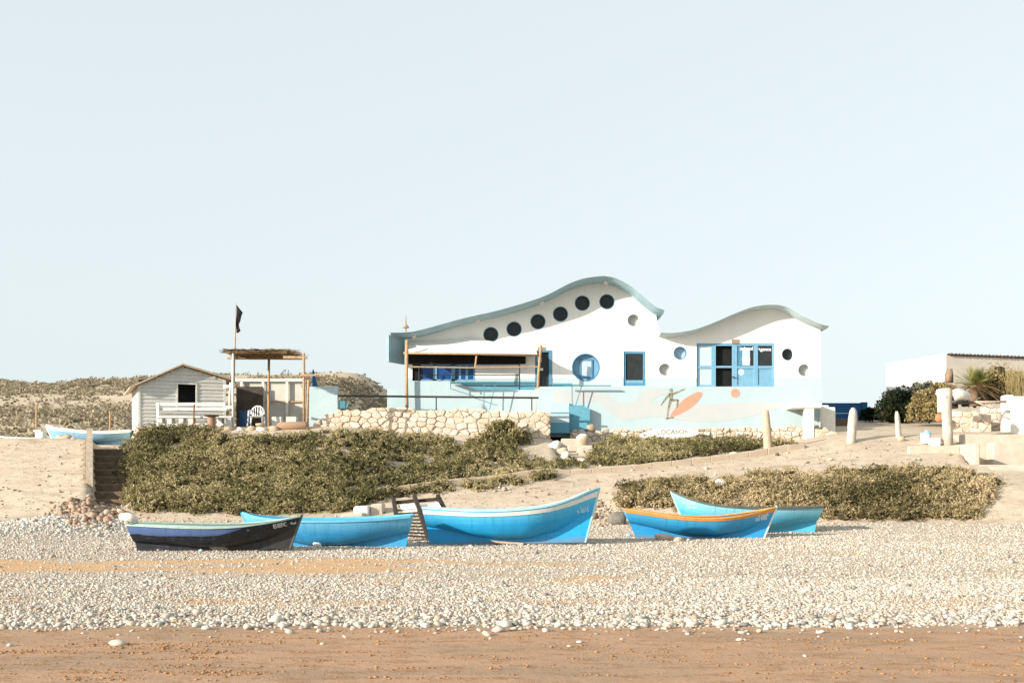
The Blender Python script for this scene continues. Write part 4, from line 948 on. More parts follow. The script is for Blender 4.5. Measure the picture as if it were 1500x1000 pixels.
# flag
fl=thing('flagpole','thin flagpole with a tattered black flag beside the thatched pergola','flagpole',P(343.5,560,53.0))
m=MB(); m.tube([P(342,560,53.0),P(344,515,53.0),P(346,445,53.0)],[.05,.035,.02],7); m.build('pole',WOODTAN,fl,smooth=True)
vs=[];fs=[]; prof=[(0,.02),(.12,.10),(.25,.20),(.38,.16),(.55,.14),(.7,.09),(.82,.11),(.92,.14),(1,.05)]
for i,(s_,wd) in enumerate(prof):
    for j in range(4):
        x,y,z=P(346-.6*s_,447.5+40*s_,53.0); vs.append((x+.02+wd*1.4*j/3,y+.05*math.sin(j*2+i),z))
for i in range(len(prof)-1):
    for j in range(3): fs.append((i*4+j,i*4+j+1,(i+1)*4+j+1,(i+1)*4+j))
n_=len(vs); vs+= [(a,b+.012,c) for a,b,c in vs]; fs+= [tuple(n_+k_ for k_ in f[::-1]) for f in fs]
m=MB(); m.add(vs,fs); m.build('flag',FLAGBLACK,fl,smooth=True,fix=False)
# stones along the hut terrace edge
random.seed(4)
for i,(a,b,w_,h_) in enumerate(((336,629,.34,.22),(352,630,.22,.18),(368,629,.28,.2),(384,630,.36,.22),(400,631,.38,.30),(381,622,.3,.12))):
    x,y,z=P(a,b,52.4); m=MB(); m.blob((x,y,z),(w_*.75,w_*.6,h_*.75),.8,.15)
    tag(m.build('rock',[ROCKTAN,ROCKWHITE,ROCKTAN,ROCKWHITE,ROCKTAN,ROCKTAN][i],smooth=True),['tan rock at the left of the row edging the hut terrace','small whitish rock second in the row edging the hut terrace','tan rock under the plastic chair','large whitish rock below the plastic chair','upright tan rock touching the straw roll','flat tan rock topmost in the row below the chair'][i],'rock')

# ------------------------------------------------------------------ stairs and cheek wall at the left
stp=thing('earth_stairs','shaded stone stairs between the sandy bank and the hut','stairs',(-16.9,46,1.2))
m=MB()
for k_ in range(9):
    Y=44.6+k_*.72; z=.75+k_*.31; m.box(-.369*Y+.0,-.333*Y,Y,Y+.85,z-.4,z+.12)
m.build('steps',mk('shaded_brown_stone',(.20,.145,.10),(.13,.09,.065),4,.95,.05,.5,14,.03),stp,bevel=.03)  # step stone darkened so its colour carries the shadow on the stairs
m=MB()
ys=np.linspace(45.6,51.2,9)
for a,b in zip(ys[:-1],ys[1:]):
    za,zb2=prof_left(0,np.array(a))+.26+.28*float(sstep(49.5,51,a)),prof_left(0,np.array(b))+.26+.28*float(sstep(49.5,51,b))
    for_=lambda y,z,o: (-.3705*y+o,y,float(z))
    m.hexa([for_(a,za-2.2,-.18),for_(a,za-2.2,.1),for_(b,zb2-2.2,.1),for_(b,zb2-2.2,-.18),for_(a,za,-.18),for_(a,za,.1),for_(b,zb2,.1),for_(b,zb2,-.18)])
tag(m.build('cheek_wall',mk('rough_concrete',(.44,.37,.29),(.32,.26,.20),3,.9,.1,.7,9,.06)),'rough concrete cheek wall edging the left sandy bank beside the stairs','wall')
for i,(a,b,w_) in enumerate(((88,642,.2),(97,642,.26),(107,643,.15))):
    q=P(a,b,50.6); m=MB(); m.blob(q,(w_,w_*.7,w_*.6),.85,.2); tag(m.build('rock',ROCKTAN,smooth=True),['reddish rock leftmost of three by the far boat','biggest of three rocks lying before the far blue boat','smallest of three rocks lying before the far blue boat'][i],'rock')

# ------------------------------------------------------------------ concrete kerb along the ramp
kp=MB(); xs=np.linspace(-5.6,13.4,22)
kyu=lambda x: float(np.interp(x,[-5.5,2.1,13.1,15.8],[46.3,48.8,52,52.8])); kzu=lambda x: float(np.interp(x,[-5.5,2.1,3.7,8.2,11.5,13.1,15.8],[1.34,2.22,2.30,2.65,3.12,3.42,3.92]))
for a,b in zip(xs[:-1],xs[1:]):
    ya,yb=kyu(a),kyu(b); za,zb2=kzu(a),kzu(b); ha=(.30 if a<2 else .18)+.12*math.sin(a*1.7)*.2+(.10 if 6<a<13 else 0); hb_=(.30 if b<2 else .18)+.12*math.sin(b*1.7)*.2+(.10 if 6<b<13 else 0)
    g_=.006
    kp.hexa([(a+g_,ya-.05,za-.4),(b-g_,yb-.05,zb2-.4),(b-g_,yb+.35,zb2-.4),(a+g_,ya+.35,za-.4),(a+g_,ya-.03,za+ha),(b-g_,yb-.03,zb2+hb_),(b-g_,yb+.35,zb2+hb_),(a+g_,ya+.35,za+ha)])
tag(kp.build('concrete_kerb',mk('sandy_concrete',(.56,.46,.36),(.48,.385,.29),2.2,.9,.1,.4,18,.02),bevel=.02),'long pale concrete kerb climbing the ramp under the bushes','kerb')
for i,(a,b,c,d,Y) in enumerate(((516,741,540,757,43.0),(541,738,561,757,43.3),(498,752,532,760,42.4))):
    m=MB(); x0,_,z1=P(a,b,Y); x1,_,z0=P(c,d,Y); m.hexa([(x0,Y,z0-.2),(x1,Y+.1,z0-.2),(x1,Y+.8,z0-.2),(x0,Y+.7,z0-.2),(x0+.05,Y+.05,z1-.02),(x1-.03,Y+.12,z1+.02),(x1,Y+.8,z1+.02),(x0,Y+.7,z1)])
    tag(m.build('concrete_block',[WHITECONC,CONC,CONC][i],bevel=.04),['whitish concrete block behind the second boat','tan concrete block at the lower end of the kerb','low flat concrete block behind the second boat'][i],'concrete block')

# ------------------------------------------------------------------ boats
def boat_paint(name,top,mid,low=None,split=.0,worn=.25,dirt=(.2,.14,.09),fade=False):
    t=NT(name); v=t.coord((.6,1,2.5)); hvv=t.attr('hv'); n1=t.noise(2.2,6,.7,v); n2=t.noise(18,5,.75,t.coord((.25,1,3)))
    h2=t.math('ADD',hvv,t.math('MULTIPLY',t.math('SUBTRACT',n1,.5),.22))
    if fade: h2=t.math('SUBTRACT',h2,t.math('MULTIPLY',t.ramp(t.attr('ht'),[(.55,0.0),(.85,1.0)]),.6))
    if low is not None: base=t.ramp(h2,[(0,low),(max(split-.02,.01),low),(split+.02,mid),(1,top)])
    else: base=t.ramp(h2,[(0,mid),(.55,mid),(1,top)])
    base=t.mix(base,tuple(min(1,c*1.5+.12) for c in top),t.math('MULTIPLY',t.ramp(n2,[(.54,0.0),(.70,1.0)]),worn))
    base=t.mix(base,dirt,t.math('MULTIPLY',t.ramp(t.math('ADD',h2,t.math('MULTIPLY',n2,.25)),[(.12,1.0),(.27,0.0)]),.7))
    fr=t.math('FRACT',t.math('MULTIPLY',hvv,7.0)); base=t.mix(base,tuple(c*.35 for c in mid),t.math('MULTIPLY',t.ramp(fr,[(0,1.0),(.05,0.0),(.95,0.0),(1,1.0)]),.35))
    sv=t.coord((9,1,.25)); streak=t.noise(2.0,3,.5,sv)
    base=t.mix(base,tuple(c*.6 for c in mid),t.math('MULTIPLY',t.ramp(streak,[(.55,0.0),(.7,1.0)]),.4))
    t.bump(t.noise(3.0,4,.6,t.coord((.3,1,9))),.15,.02)
    return t.out(base,.45,.35)
HULLS={}
def boat(label,Yn,sheer,bl,br,bow,hb,paint,rim,stripe,inner,tr_w=.62,heel=0,dead=.5,thw=3,yaw=0,rimh=.05,stemcol=None,stripe_v=(.86,.95)):
    Ym=Yn+.5*hb; sh=cr(sheer,6); xs=np.array([p_[0] for p_ in sh]); zs=np.array([p_[1] for p_ in sh]); NT_=41; NV=19
    T=np.linspace(0,1,NT_); sx=np.interp(T,(xs-xs[0])/(xs[-1]-xs[0]),xs); sz=np.interp(sx,xs,zs)
    XS=(sx-CX)/F*Ym; ZS=CZ+(HY-sz)/F*Ym
    XK=np.interp(T,[0,1],[PX(bl[0],Ym),PX(br[0],Ym)]); ZK=np.interp(T,[0,1],[PZ(bl[1],Ym),PZ(br[1],Ym)])
    tb=T if bow=='R' else 1-T                      # 0 at the stern, 1 at the stem
    bb=hb*np.where(tb<.45, tr_w+(1-tr_w)*np.sin(np.clip(tb/.45,0,1)*math.pi/2), np.clip(1-((tb-.45)/.55)**2.6,0,1)); bb=np.maximum(bb,.025)
    dd=np.interp(tb,[0,.1,.25,.42,.62,.8,.93,1],[dead,dead*.9,.30,.17,.16,.30,.5,.62])
    pw=np.interp(tb,[0,.3,.6,.85,1],[.5,.34,.36,.62,.9])
    ND=4; VV=np.concatenate([np.outer(dd,np.linspace(0,1,ND+1)), dd[:,None]+(1-dd)[:,None]*(np.linspace(0,1,NV-ND)[1:]**1.6)[None,:]],1)
    root=thing('fishing_boat',label,'boat',(float(XS.mean()),Yn+hb,float(min(ZK))),'blue wooden boats on the shore')
    def pt(i,vv,side,off=0,lift=0):
        w=.03
        if vv>dd[i]+1e-6: w=max(.03,bb[i]*((vv-dd[i])/(1-dd[i]))**pw[i])
        w=min(w,max(bb[i],.025)); w=max(w-off,.004)
        x=lerp(XK[i],XS[i],vv); 
        rake=0
        z=lerp(ZK[i],ZS[i],vv)
        y=Yn+hb+side*w+yaw*(T[i]-.5)
        return (x,y,z+lift+heel*side*w)
    vs=[];hvs=[];fs=[]
    for i in range(NT_):
        for k in range(NV): vs.append(pt(i,VV[i,k],-1)); hvs.append(VV[i,k])
        for k in range(NV): vs.append(pt(i,VV[i,k],1)); hvs.append(VV[i,k])
    S=2*NV
    for i in range(NT_-1):
        for sd in (0,NV):
            for k in range(NV-1):
                a=i*S+sd+k; q=(a,a+S,a+S+1,a+1); fs.append(q if sd==0 else q[::-1])
        a=i*S; fs.append((a,a+NV,a+NV+S,a+S))
    for i in (0,NT_-1):
        for k in range(NV-1): a=i*S+k; fs.append((a,a+1,a+NV+1,a+NV))
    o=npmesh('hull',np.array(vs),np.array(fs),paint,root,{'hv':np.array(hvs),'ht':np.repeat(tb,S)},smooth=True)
    bm=bmesh.new(); bm.from_mesh(o.data); bmesh.ops.recalc_face_normals(bm,faces=bm.faces); bm.to_mesh(o.data); bm.free()
    md=o.modifiers.new('edge','EDGE_SPLIT'); md.split_angle=R(50)
    HULLS[label]=BVHTree.FromPolygons([Vector(q) for q in vs],[tuple(f) for f in fs])
    # inside skin and floor
    vs=[];fs=[]; VI=np.linspace(.30,.985,9); 
    for i in range(NT_):
        for k in range(9): vs.append(pt(i,max(VI[k],min(dd[i]+.05,.95)),-1,.035))
        for k in range(9): vs.append(pt(i,max(VI[8-k],min(dd[i]+.05,.95)),1,.035))
    for i in range(NT_-1):
        for k in range(17): a=i*18+k; fs.append((a,a+1,a+19,a+18))
    m=MB(); m.add(vs,fs); m.build('inside_planking',inner,root,smooth=True,fix=False)
    # gunwale cap, both sides
    m=MB()
    for side in (-1,1):
        ring=[]
        for i in range(NT_):
            a=np.array(pt(i,1,side,-.025)); b=np.array(pt(i,1,side,.06)); ring.append((a,b))
        for i in range(NT_-1):
            (a,b),(c,d)=ring[i],ring[i+1]; h=np.array((0,0,rimh)); l=np.array((0,0,-.02))
            m.add([a+l,b+l,d+l,c+l,a+h,b+h,d+h,c+h],[(4,5,6,7),(0,4,7,3),(1,2,6,5),(3,2,1,0)])
    # across the stern
    ie=0 if bow=='R' else NT_-1
    m.beam(np.array(pt(ie,1,-1))+(0,0,rimh*.4),np.array(pt(ie,1,1))+(0,0,rimh*.4),.05,rimh*.9)
    m.build('gunwale',rim,root,fix=True)
    if stripe is not None:
        vs=[];fs=[]; c=0; m=MB()
        for side in (-1,1):
            for i in range(NT_):
                for vv,off in ((stripe_v[0],-.004),(stripe_v[0],-.02),(stripe_v[1],-.02),(stripe_v[1],-.004)): vs.append(pt(i,vv,side,off))
            b0=c
            for i in range(NT_-1):
                for k in range(3): a=b0+i*4+k; fs.append((a,a+4,a+5,a+1))
            c+=NT_*4
        m.add(vs,fs); m.build('rubbing_strake',stripe,root,fix=True)
    # stem post
    ib=NT_-1 if bow=='R' else 0; sgn=1 if bow=='R' else -1; m=MB()
    st_=[np.array(pt(ib,vv,-1)) for vv in np.linspace(0,1,10)]
    st_=[np.array((p_[0]+sgn*.012,Yn+hb+yaw*(T[ib]-.5),p_[2])) for p_ in st_]+[np.array((XS[ib]+sgn*.03,Yn+hb+yaw*(T[ib]-.5),ZS[ib]+.035))]
    m.tube(st_,.038,6); m.build('stem',stemcol or rim,root)
    for t_ in ([.25,.5,.72] if thw==3 else [.3,.6]):
        i=int((t_ if bow=='R' else 1-t_)*(NT_-1)); a=np.array(pt(i,.84,-1,.03)); b=np.array(pt(i,.84,1,.03)); m=MB(); m.beam(a,b,.22,.035); m.build('thwart',inner,root)
    return root
def boat_text(label,root,s,px,py,Y,size,mat,rot=0,bold=.0,shear=0,xs=1.0):
    bv=HULLS[label]; x0,z0=PX(px,Y),PZ(py,Y); c,s_=math.cos(rot),math.sin(rot)
    def place(u,v_):
        u=u*xs; x,z=x0+u*c-v_*s_, z0+u*s_+v_*c
        hit=bv.ray_cast(Vector((x,Y-3,z)),Vector((0,1,0)))
        y=hit[0].y-.004 if hit[0] is not None else Y
        return (x,y,z)
    return text_mesh(s,size,mat,root,'lettering',place,shear,bold=bold)
MINT=mk('pale_mint_paint',(.38,.50,.45),(.29,.39,.34),6,.7,.3,.1); CYANIN=mk('pale_cyan_paint',(.42,.64,.70),(.34,.56,.64),5,.7,.3,.1)
RIMWHITE=mk('white_boat_paint',(.78,.78,.74),(.68,.69,.66),6,.6,.3,.1); RIMDARK=mk('dark_rim_paint',(.06,.075,.07),(.10,.11,.10),6,.7,.3,.1)
RIMORANGE=mk('orange_rim_paint',(.70,.34,.10),(.62,.27,.07),5,.6,.3,.1); INGREY=mk('worn_inside_paint',(.42,.34,.26),(.32,.27,.22),6,.9,.1,.2)
BLUERIM=mk('blue_rim_paint',(.12,.44,.66),(.10,.38,.6),5,.6,.3,.1)
b1l='weathered navy and black boat with white numbers, leftmost on the beach'
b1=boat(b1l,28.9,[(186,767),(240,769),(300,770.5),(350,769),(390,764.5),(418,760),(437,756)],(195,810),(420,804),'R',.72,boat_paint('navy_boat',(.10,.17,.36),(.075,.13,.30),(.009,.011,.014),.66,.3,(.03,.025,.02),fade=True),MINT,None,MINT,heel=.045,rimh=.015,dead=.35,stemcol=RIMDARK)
b2l='plain sky blue boat half hidden behind the navy boat'
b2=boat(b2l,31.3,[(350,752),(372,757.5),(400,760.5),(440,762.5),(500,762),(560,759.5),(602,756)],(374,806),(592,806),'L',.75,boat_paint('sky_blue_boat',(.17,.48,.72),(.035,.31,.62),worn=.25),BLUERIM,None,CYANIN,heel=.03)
b3l='largest bright blue boat with a white strake and high curved bow'
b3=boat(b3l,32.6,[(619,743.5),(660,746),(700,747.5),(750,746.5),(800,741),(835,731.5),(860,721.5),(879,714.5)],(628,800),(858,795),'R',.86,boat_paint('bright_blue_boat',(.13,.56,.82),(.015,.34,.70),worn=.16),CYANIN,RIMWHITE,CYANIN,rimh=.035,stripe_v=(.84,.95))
b5l='blue boat with an orange rim lying in front of the dark rimmed boat'
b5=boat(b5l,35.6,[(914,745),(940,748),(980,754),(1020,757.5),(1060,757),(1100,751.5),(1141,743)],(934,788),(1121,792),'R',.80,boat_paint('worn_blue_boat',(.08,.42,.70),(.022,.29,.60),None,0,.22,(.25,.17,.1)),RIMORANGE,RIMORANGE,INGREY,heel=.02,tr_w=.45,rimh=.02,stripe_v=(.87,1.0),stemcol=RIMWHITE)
b4l='turquoise boat with a dark rim behind the orange rimmed boat'
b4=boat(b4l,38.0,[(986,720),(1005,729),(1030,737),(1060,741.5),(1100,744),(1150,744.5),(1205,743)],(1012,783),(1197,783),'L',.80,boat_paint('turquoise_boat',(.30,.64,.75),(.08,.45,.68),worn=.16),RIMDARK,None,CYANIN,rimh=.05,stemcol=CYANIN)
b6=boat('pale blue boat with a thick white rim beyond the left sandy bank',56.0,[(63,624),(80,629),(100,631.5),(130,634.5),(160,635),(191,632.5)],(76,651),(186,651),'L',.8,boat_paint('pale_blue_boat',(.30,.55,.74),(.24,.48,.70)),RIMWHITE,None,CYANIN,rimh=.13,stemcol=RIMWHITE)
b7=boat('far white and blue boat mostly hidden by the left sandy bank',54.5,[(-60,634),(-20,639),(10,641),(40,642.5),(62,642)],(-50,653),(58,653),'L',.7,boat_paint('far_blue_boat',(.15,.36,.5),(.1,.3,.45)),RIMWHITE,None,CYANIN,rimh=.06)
m=MB(); m.pbox(51,632,63,645,55.2,.5); m.pbox(48,629.5,60,632,55.25,.45); tag(m.build('white_crate',WHITECONC,bevel=.03),'small white box beside the pale blue far boat','box')
boat_text(b1l,b1,'8S/8SFIC',404,770.3,28.9,.155,LETTERWHITE,.2,.001,.2,.58)
boat_text(b1l,b1,'Red',422.2,767.2,28.9,.085,LETTERWHITE,.16,.001,.2,1.0)
boat_text(b3l,b3,'9-5815',856.5,749,32.6,.15,LETTERPALE,.22,.001,0,.85)
boat_text(b3l,b3,'\u0627\u0628\u0646\u0629',859,742.3,32.6,.13,LETTERPALE,.2,.0)
boat_text(b5l,b5,'4 PSSIB',1124.5,754.8,35.6,.15,LETTERWHITE,.15,.004,0,.82)
boat_text(b5l,b5,'DE 9085',1121.8,760.4,35.6,.15,LETTERWHITE,.15,.004,0,.80)
boat_text(b4l,b4,'4 ZAM',1013,736.8,38.0,.14,LETTERPALE,-.1,.001)
boat_text(b4l,b4,'DE 07',1017,743,38.0,.13,LETTERPALE,-.1,.001)

# ------------------------------------------------------------------ dark wooden sled between the boats
tl=thing('wooden_sled','dark timber sled with slats and a pale sheet between two boats','sled',(PX(612,36),36,.1))
for (a,b,Y0,c,d,Y1) in ((576.5,731,38.6,586,790,34.4),(607,726,38.6,630,794,34.4),(641,726,38.8,651,745,38.0)):
    m=MB(); p0=P(a,b,Y0); p1=P(c,d,Y1); m.beam(p0,p1,.13,.14); m.build('rail',WOODDARK,tl,bevel=.012)
for k_ in range(9):
    t_=.30+k_*.075; A_=np.array(P(lerp(576.5,586,t_),lerp(731,790,t_),lerp(38.6,34.4,t_))); B_=np.array(P(lerp(607,630,t_),lerp(726,794,t_),lerp(38.6,34.4,t_))); m=MB(); m.beam(A_+(0,0,.02),B_+(0,0,.02),.12,.05); m.build('slat',WOODDARK,tl)
for (a,b,c,d,Y) in ((578,736,609,733,38.4),(610,733.5,643,730.5,38.5)):
    m=MB(); m.beam(P(a,b,Y),P(c,d,Y),.1,.12); m.build('crosspiece',WOODDARK,tl)
for (q0,q1,q2,q3) in (((583,739,38.0),(608,736.5,38.0),(613,746,37.2),(591,748,37.2)),((613,740,38.0),(642,735,38.2),(648,745,37.5),(618,746,37.4))):
    m=MB(); A_=[np.array(P(*q)) for q in (q0,q1,q2,q3)]; m.hexa([a-(0,0,.05) for a in A_]+A_); m.build('sheet',CANVAS,tl)
# stones propping the boats
random.seed(21)
for i,(a,b,w_,h_,mt,lab,dy) in enumerate((
 (320,806,.28,.15,ROCKGREY,'smooth grey rock propping the navy boat',0),(465,801,.12,.09,ROCKWHITE,'small pale rock under the sky blue boat',0),(743,792,.24,.2,ROCKTAN,'tan rock wedged under the middle of the largest boat',-.1),
 (910,772,.36,.28,ROCKDARK,'big dark rock left of the orange rimmed boat',1.2),(973,790,.30,.13,ROCKTAN,'flat tan rock under the orange rimmed boat',-.2),(992,792,.14,.08,ROCKTAN,'small tan rock right of the flat one under the orange rimmed boat',-.2),
 (405,804,.5,.10,ROCKTAN,'long low tan rock at the bow of the navy boat',-.1),(176,772,.3,.22,ROCKWHITE,'pale rock at the stern of the navy boat',.8),(525,758,.26,.08,CLAY,'rusty brown rock behind the sky blue boat',7),(310,749,.14,.11,ROCKWHITE,'small white rock at the foot of the bushes above the navy boat',8),(1055,713,.25,.18,ROCKWHITE,'pale rock caught in the dry bush behind the turquoise boat',8))):
    q=G(a,b) if dy<5 else G(a,b); m=MB(); m.blob((q[0],q[1]+dy*(dy<5),float(hz(q[0],q[1]+dy*(dy<5)))+h_*.6),(w_,w_*.8,h_),.85,.16,12,8)
    tag(m.build('rock',mt,smooth=True),lab,'rock')
m=MB(); q=G(745,797); m.beam((q[0]-.5,q[1]-.05,q[2]+.09),(q[0]+.45,q[1]-.2,q[2]+.03),.18,.06); tag(m.build('plank',DRIFT,bevel=.01),'short weathered plank under the largest boat','plank')
q=G(172,806+0); m=MB(); q=G(300,808); m.blob((q[0]-.1,q[1],q[2]+.03),(.05,.05,.04)); tag(m.build('green_float',mk('mint_plastic',(.4,.65,.55),None)),'tiny mint green float beside the grey rock','float')
q=G(921,786); m=MB(); m.blob((q[0],q[1],q[2]+.05),(.09,.07,.06)); tag(m.build('blue_bag',mk('pale_blue_plastic',(.4,.6,.8),None)),'crumpled pale blue bag left of the orange rimmed boat','bag')

# ------------------------------------------------------------------ bollards
for i,(a,b,c,top_,w_,mt,lab,tip) in enumerate(((1126,661,1121,601,.20,DRIFT,'tall notched driftwood post at the kerb end, leftmost of the posts',0),(1246.5,648,1250,597,.22,DRIFTWHITE,'stout bleached post with pointed top before the deep blue wall',1),(1317,641,1313.5,602,.13,DRIFTWHITE,'thin leaning bleached post rightmost on the sandy terrace',1))):
    q=G(a,b); Y=q[1]; m=MB(); xt,_,zt_=P(c,top_,Y); h=zt_-q[2]
    pts=[(lerp(q[0],xt,s_),Y,q[2]-.15+(h+.15)*s_) for s_ in (0,.15,.35,.55,.75,.9,1)]
    m.tube(pts,[w_*1.05,w_,w_*.98,w_*.95,w_*.9,w_*(.75 if tip else .85),w_*(.4 if tip else .7)],11,jit=.14); tag(m.build('wooden_post',mt,smooth=True),lab,'post')
q=G(1320,646); m=MB(); m.blob((q[0],q[1],q[2]+.08),(.16,.14,.12)); tag(m.build('rock',ROCKTAN,smooth=True),'round tan rock at the foot of the thin leaning post','rock')

# ------------------------------------------------------------------ right side
m=MB(); m.box(PX(1203,66),PX(1269,66),66,66.3,5.2,PZ(590,66)); m.box(PX(1262,66),PX(1270,66),65.9,66.35,5.2,PZ(589,66)); 
dbw=thing('deep_blue_wall','deep blue painted wall with a thin white line right of the house','wall',(PX(1236,66),66,5.3))
m.build('wall',DEEPBLUE,dbw)
m=MB(); m.pbox(1222,604.6,1243,605.5,65.97,.03); m.build('line',LETTERPALE,dbw)
m=MB(); m.pbox(1214,612.6,1246,640,62,.25); tag(m.build('shadow_slab',mk('painted_shadow_brown',(.11,.075,.06),(.16,.11,.09),3,.9,.1,.3),bevel=.02),'low dark brown slab standing in for the shadow below the deep blue wall','wall')  # dark slab put in place of the shadow under the blue wall
# white building
bo=np.array((PX(1385,66),66,5.2)); fu=np.array((.957,.29,0)); lu=np.array((-1.64,5.5,0)); lu=lu/np.linalg.norm(lu)
wbld=thing('white_building','white block building with a corrugated roof edge at the far right','building',tuple(bo))
hW=PZ(520.5,66)-5.2
m=MB(); m.obox(bo,fu,lu,up,9,5.75,hW); m.obox(bo-fu*.003,fu,lu,up,.14,5.75,hW+.12); wb=m.build('wall',[WHITE],wbld,bevel=.02)
BLOCK=NT('block_wall'); v=BLOCK.coord(); bt=BLOCK.n('ShaderNodeTexBrick'); 
m=MB(); m.obox(bo+fu*.03-lu*.03,fu,lu,up,8.9,.025,hW-.05); m.build('front_wall',mk('shaded_front_render',(.60,.55,.48),(.52,.47,.40),1.5,.9,.1,.4,10,.02),wbld)  # beige skin puts the front's weaker sunlight into the colour
vs=[];fs=[]; N=90
for i in range(N+1):
    s_=i/N*9.0+.12; zz=hW+.10+.05*math.sin(s_*2*math.pi/.26)
    a=bo+fu*s_-lu*.18+up*zz; b=bo+fu*s_+lu*5.7+up*(zz-.1); vs+=[a,b,a-up*.05,b-up*.05]
for i in range(N): a=i*4; fs+=[(a,a+4,a+5,a+1),(a+2,a+3,a+7,a+6),(a,a+2,a+6,a+4)]
m=MB(); m.add(vs,fs); m.build('corrugated_roof',mk('rusty_sheet',(.10,.07,.05),(.2,.14,.1),4,.8,.3,.2),wbld,fix=True)
# pillar log with white head
pl_=thing('white_pillar','thick whitewashed log pillar with a bulging head on the right terrace','pillar',(PX(1388,53.5),53.5,4.0))
q=G(1389,652); Y=q[1]
m=MB(); pts=[P(1389,656,Y),P(1388,630,Y),P(1386.5,605,Y),P(1386,585,Y),P(1385,575,Y),P(1384.5,568.5,Y)]; m.tube(pts,[.235,.225,.225,.24,.32,.22],14,jit=.06); m.build('log',DRIFTWHITE,pl_,smooth=True)
m=MB(); m.blob(P(1381,577,Y),(.26,.26,.28),.95,.2); m.tube([P(1377,604,Y+.1),P(1378,580,Y+.1)],[.12,.15],8); m.build('head',WHITECONC,pl_,smooth=True)
W[pl_.name]=W[pl_.name]
m=MB(); x,y,z=P(1408,579,54.5); m.blob((x,y,z),(.47,.36,.34),.72,.3,10,7,rot=.5); tag(m.build('boulder',ROCKWHITE,smooth=True),'big white boulder resting on the dark plank beside the pillar','boulder')
m=MB(); m.beam(P(1394,590.5,54.5),P(1424,590.5,54.7),.6,.07); m.beam(P(1398,598,54.8),P(1398,591,54.8),.3,.2); tag(m.build('dark_plank',WOODDARK,bevel=.01),'dark plank shelf carrying the white boulder','plank')
m=MB(); m.tube([P(1418,588,54.6),P(1440,589,54.5),P(1474,588,54.4)],[.05,.07,.06],8,jit=.2); m.tube([P(1424,588,54.6),P(1436,582,54.8)],.03,6); m.tube([P(1430,589,54.5),P(1446,595,54.2)],.03,6); tag(m.build('driftwood_branch',DRIFT,smooth=True),'bleached driftwood branch lying across the right stone wall','driftwood')
L2=lambda a,b:(lambda x:b)
stone_wall('stone_planter_wall','tan dry stone planter wall behind the white pillar',PX(1392,56),PX(1450,56),56.0,L_([(1392,645),(1450,642)],56),L_([(1392,596),(1420,600),(1450,604)],56),.36,seed=12,ydir=-.1)
stone_wall('stone_side_wall','shaded reddish stone wall right of the planter wall',PX(1442,57),PX(1476,57),57.0,L_([(1442,640),(1476,636)],57),L_([(1442,592),(1476,596)],57),.36,seed=14,ydir=0)
gp=MB(); gp.box(PX(1473,55.2),PX(1486,55.2),55.2,55.8,4.2,PZ(578,55.2)); tag(gp.build('gate_post',WHITECONC,bevel=.05),'square whitewashed gate post of stone at the right','post')
m=MB(); m.box(PX(1485,54.2),PX(1530,54.2),54.2,54.6,3.2,PZ(592,54.2)); m.box(PX(1487,54.2),PX(1530,54.2),54.25,54.55,PZ(592,54.2),PZ(580,54.2)); tag(m.build('white_wall',WHITECONC,bevel=.04),'bright whitewashed wall cut by the right edge of the photo','wall')
# concrete platform and low walls
m=MB(); m.box(PX(1410,52),PX(1530,52),52.0,54.9,2.3,PZ(636,52)); m.box(PX(1452,51.4),PX(1530,51.4),51.2,51.99,2.3,PZ(648,51.4)); tag(m.build('concrete_platform',CONC,bevel=.03),'pale concrete platform in front of the gate post','platform')
m=MB(); m.box(PX(1332,50.2),PX(1406,50.2),50.2,50.5,2.3,PZ(653,50.2)); m.box(PX(1406,50.2),PX(1413.5,50.2),48.6,51.99,2.2,PZ(651,50.2)); tag(m.build('low_concrete_wall',CONC,bevel=.03),'low pale concrete wall above the dry bush at the right','wall')
m=MB(); m.box(PX(1413,49)+.25,PX(1540,49),48.0,51.9,1.4,PZ(681,48.4)); tag(m.build('concrete_landing',CONC,bevel=.03),'broad pale concrete landing below the platform','landing')
st2=thing('stone_steps','rough pale stone steps beside the right end of the dry bush','steps',(PX(1480,46.5),46.5,.5))
for i,(a,py0,py1,Y) in enumerate(((1452,683,703,47.4),(1470,703,722,46.4),(1462,722,742,45.3),(1450,742,764,44.2))):
    m=MB(); x0=PX(a,Y); z1=PZ(py0,Y); m.hexa([(x0,Y,z1-1.6),(x0+5,Y-.1,z1-1.6),(x0+5,Y+1.5,z1-1.6),(x0,Y+1.5,z1-1.6),(x0+.05,Y+.03,z1),(x0+5,Y-.06,z1+.03),(x0+5,Y+1.5,z1+.03),(x0+.05,Y+1.5,z1)]); m.build('step',[CONC,CONC,CONC,ROCKTAN][i],st2,bevel=.05)
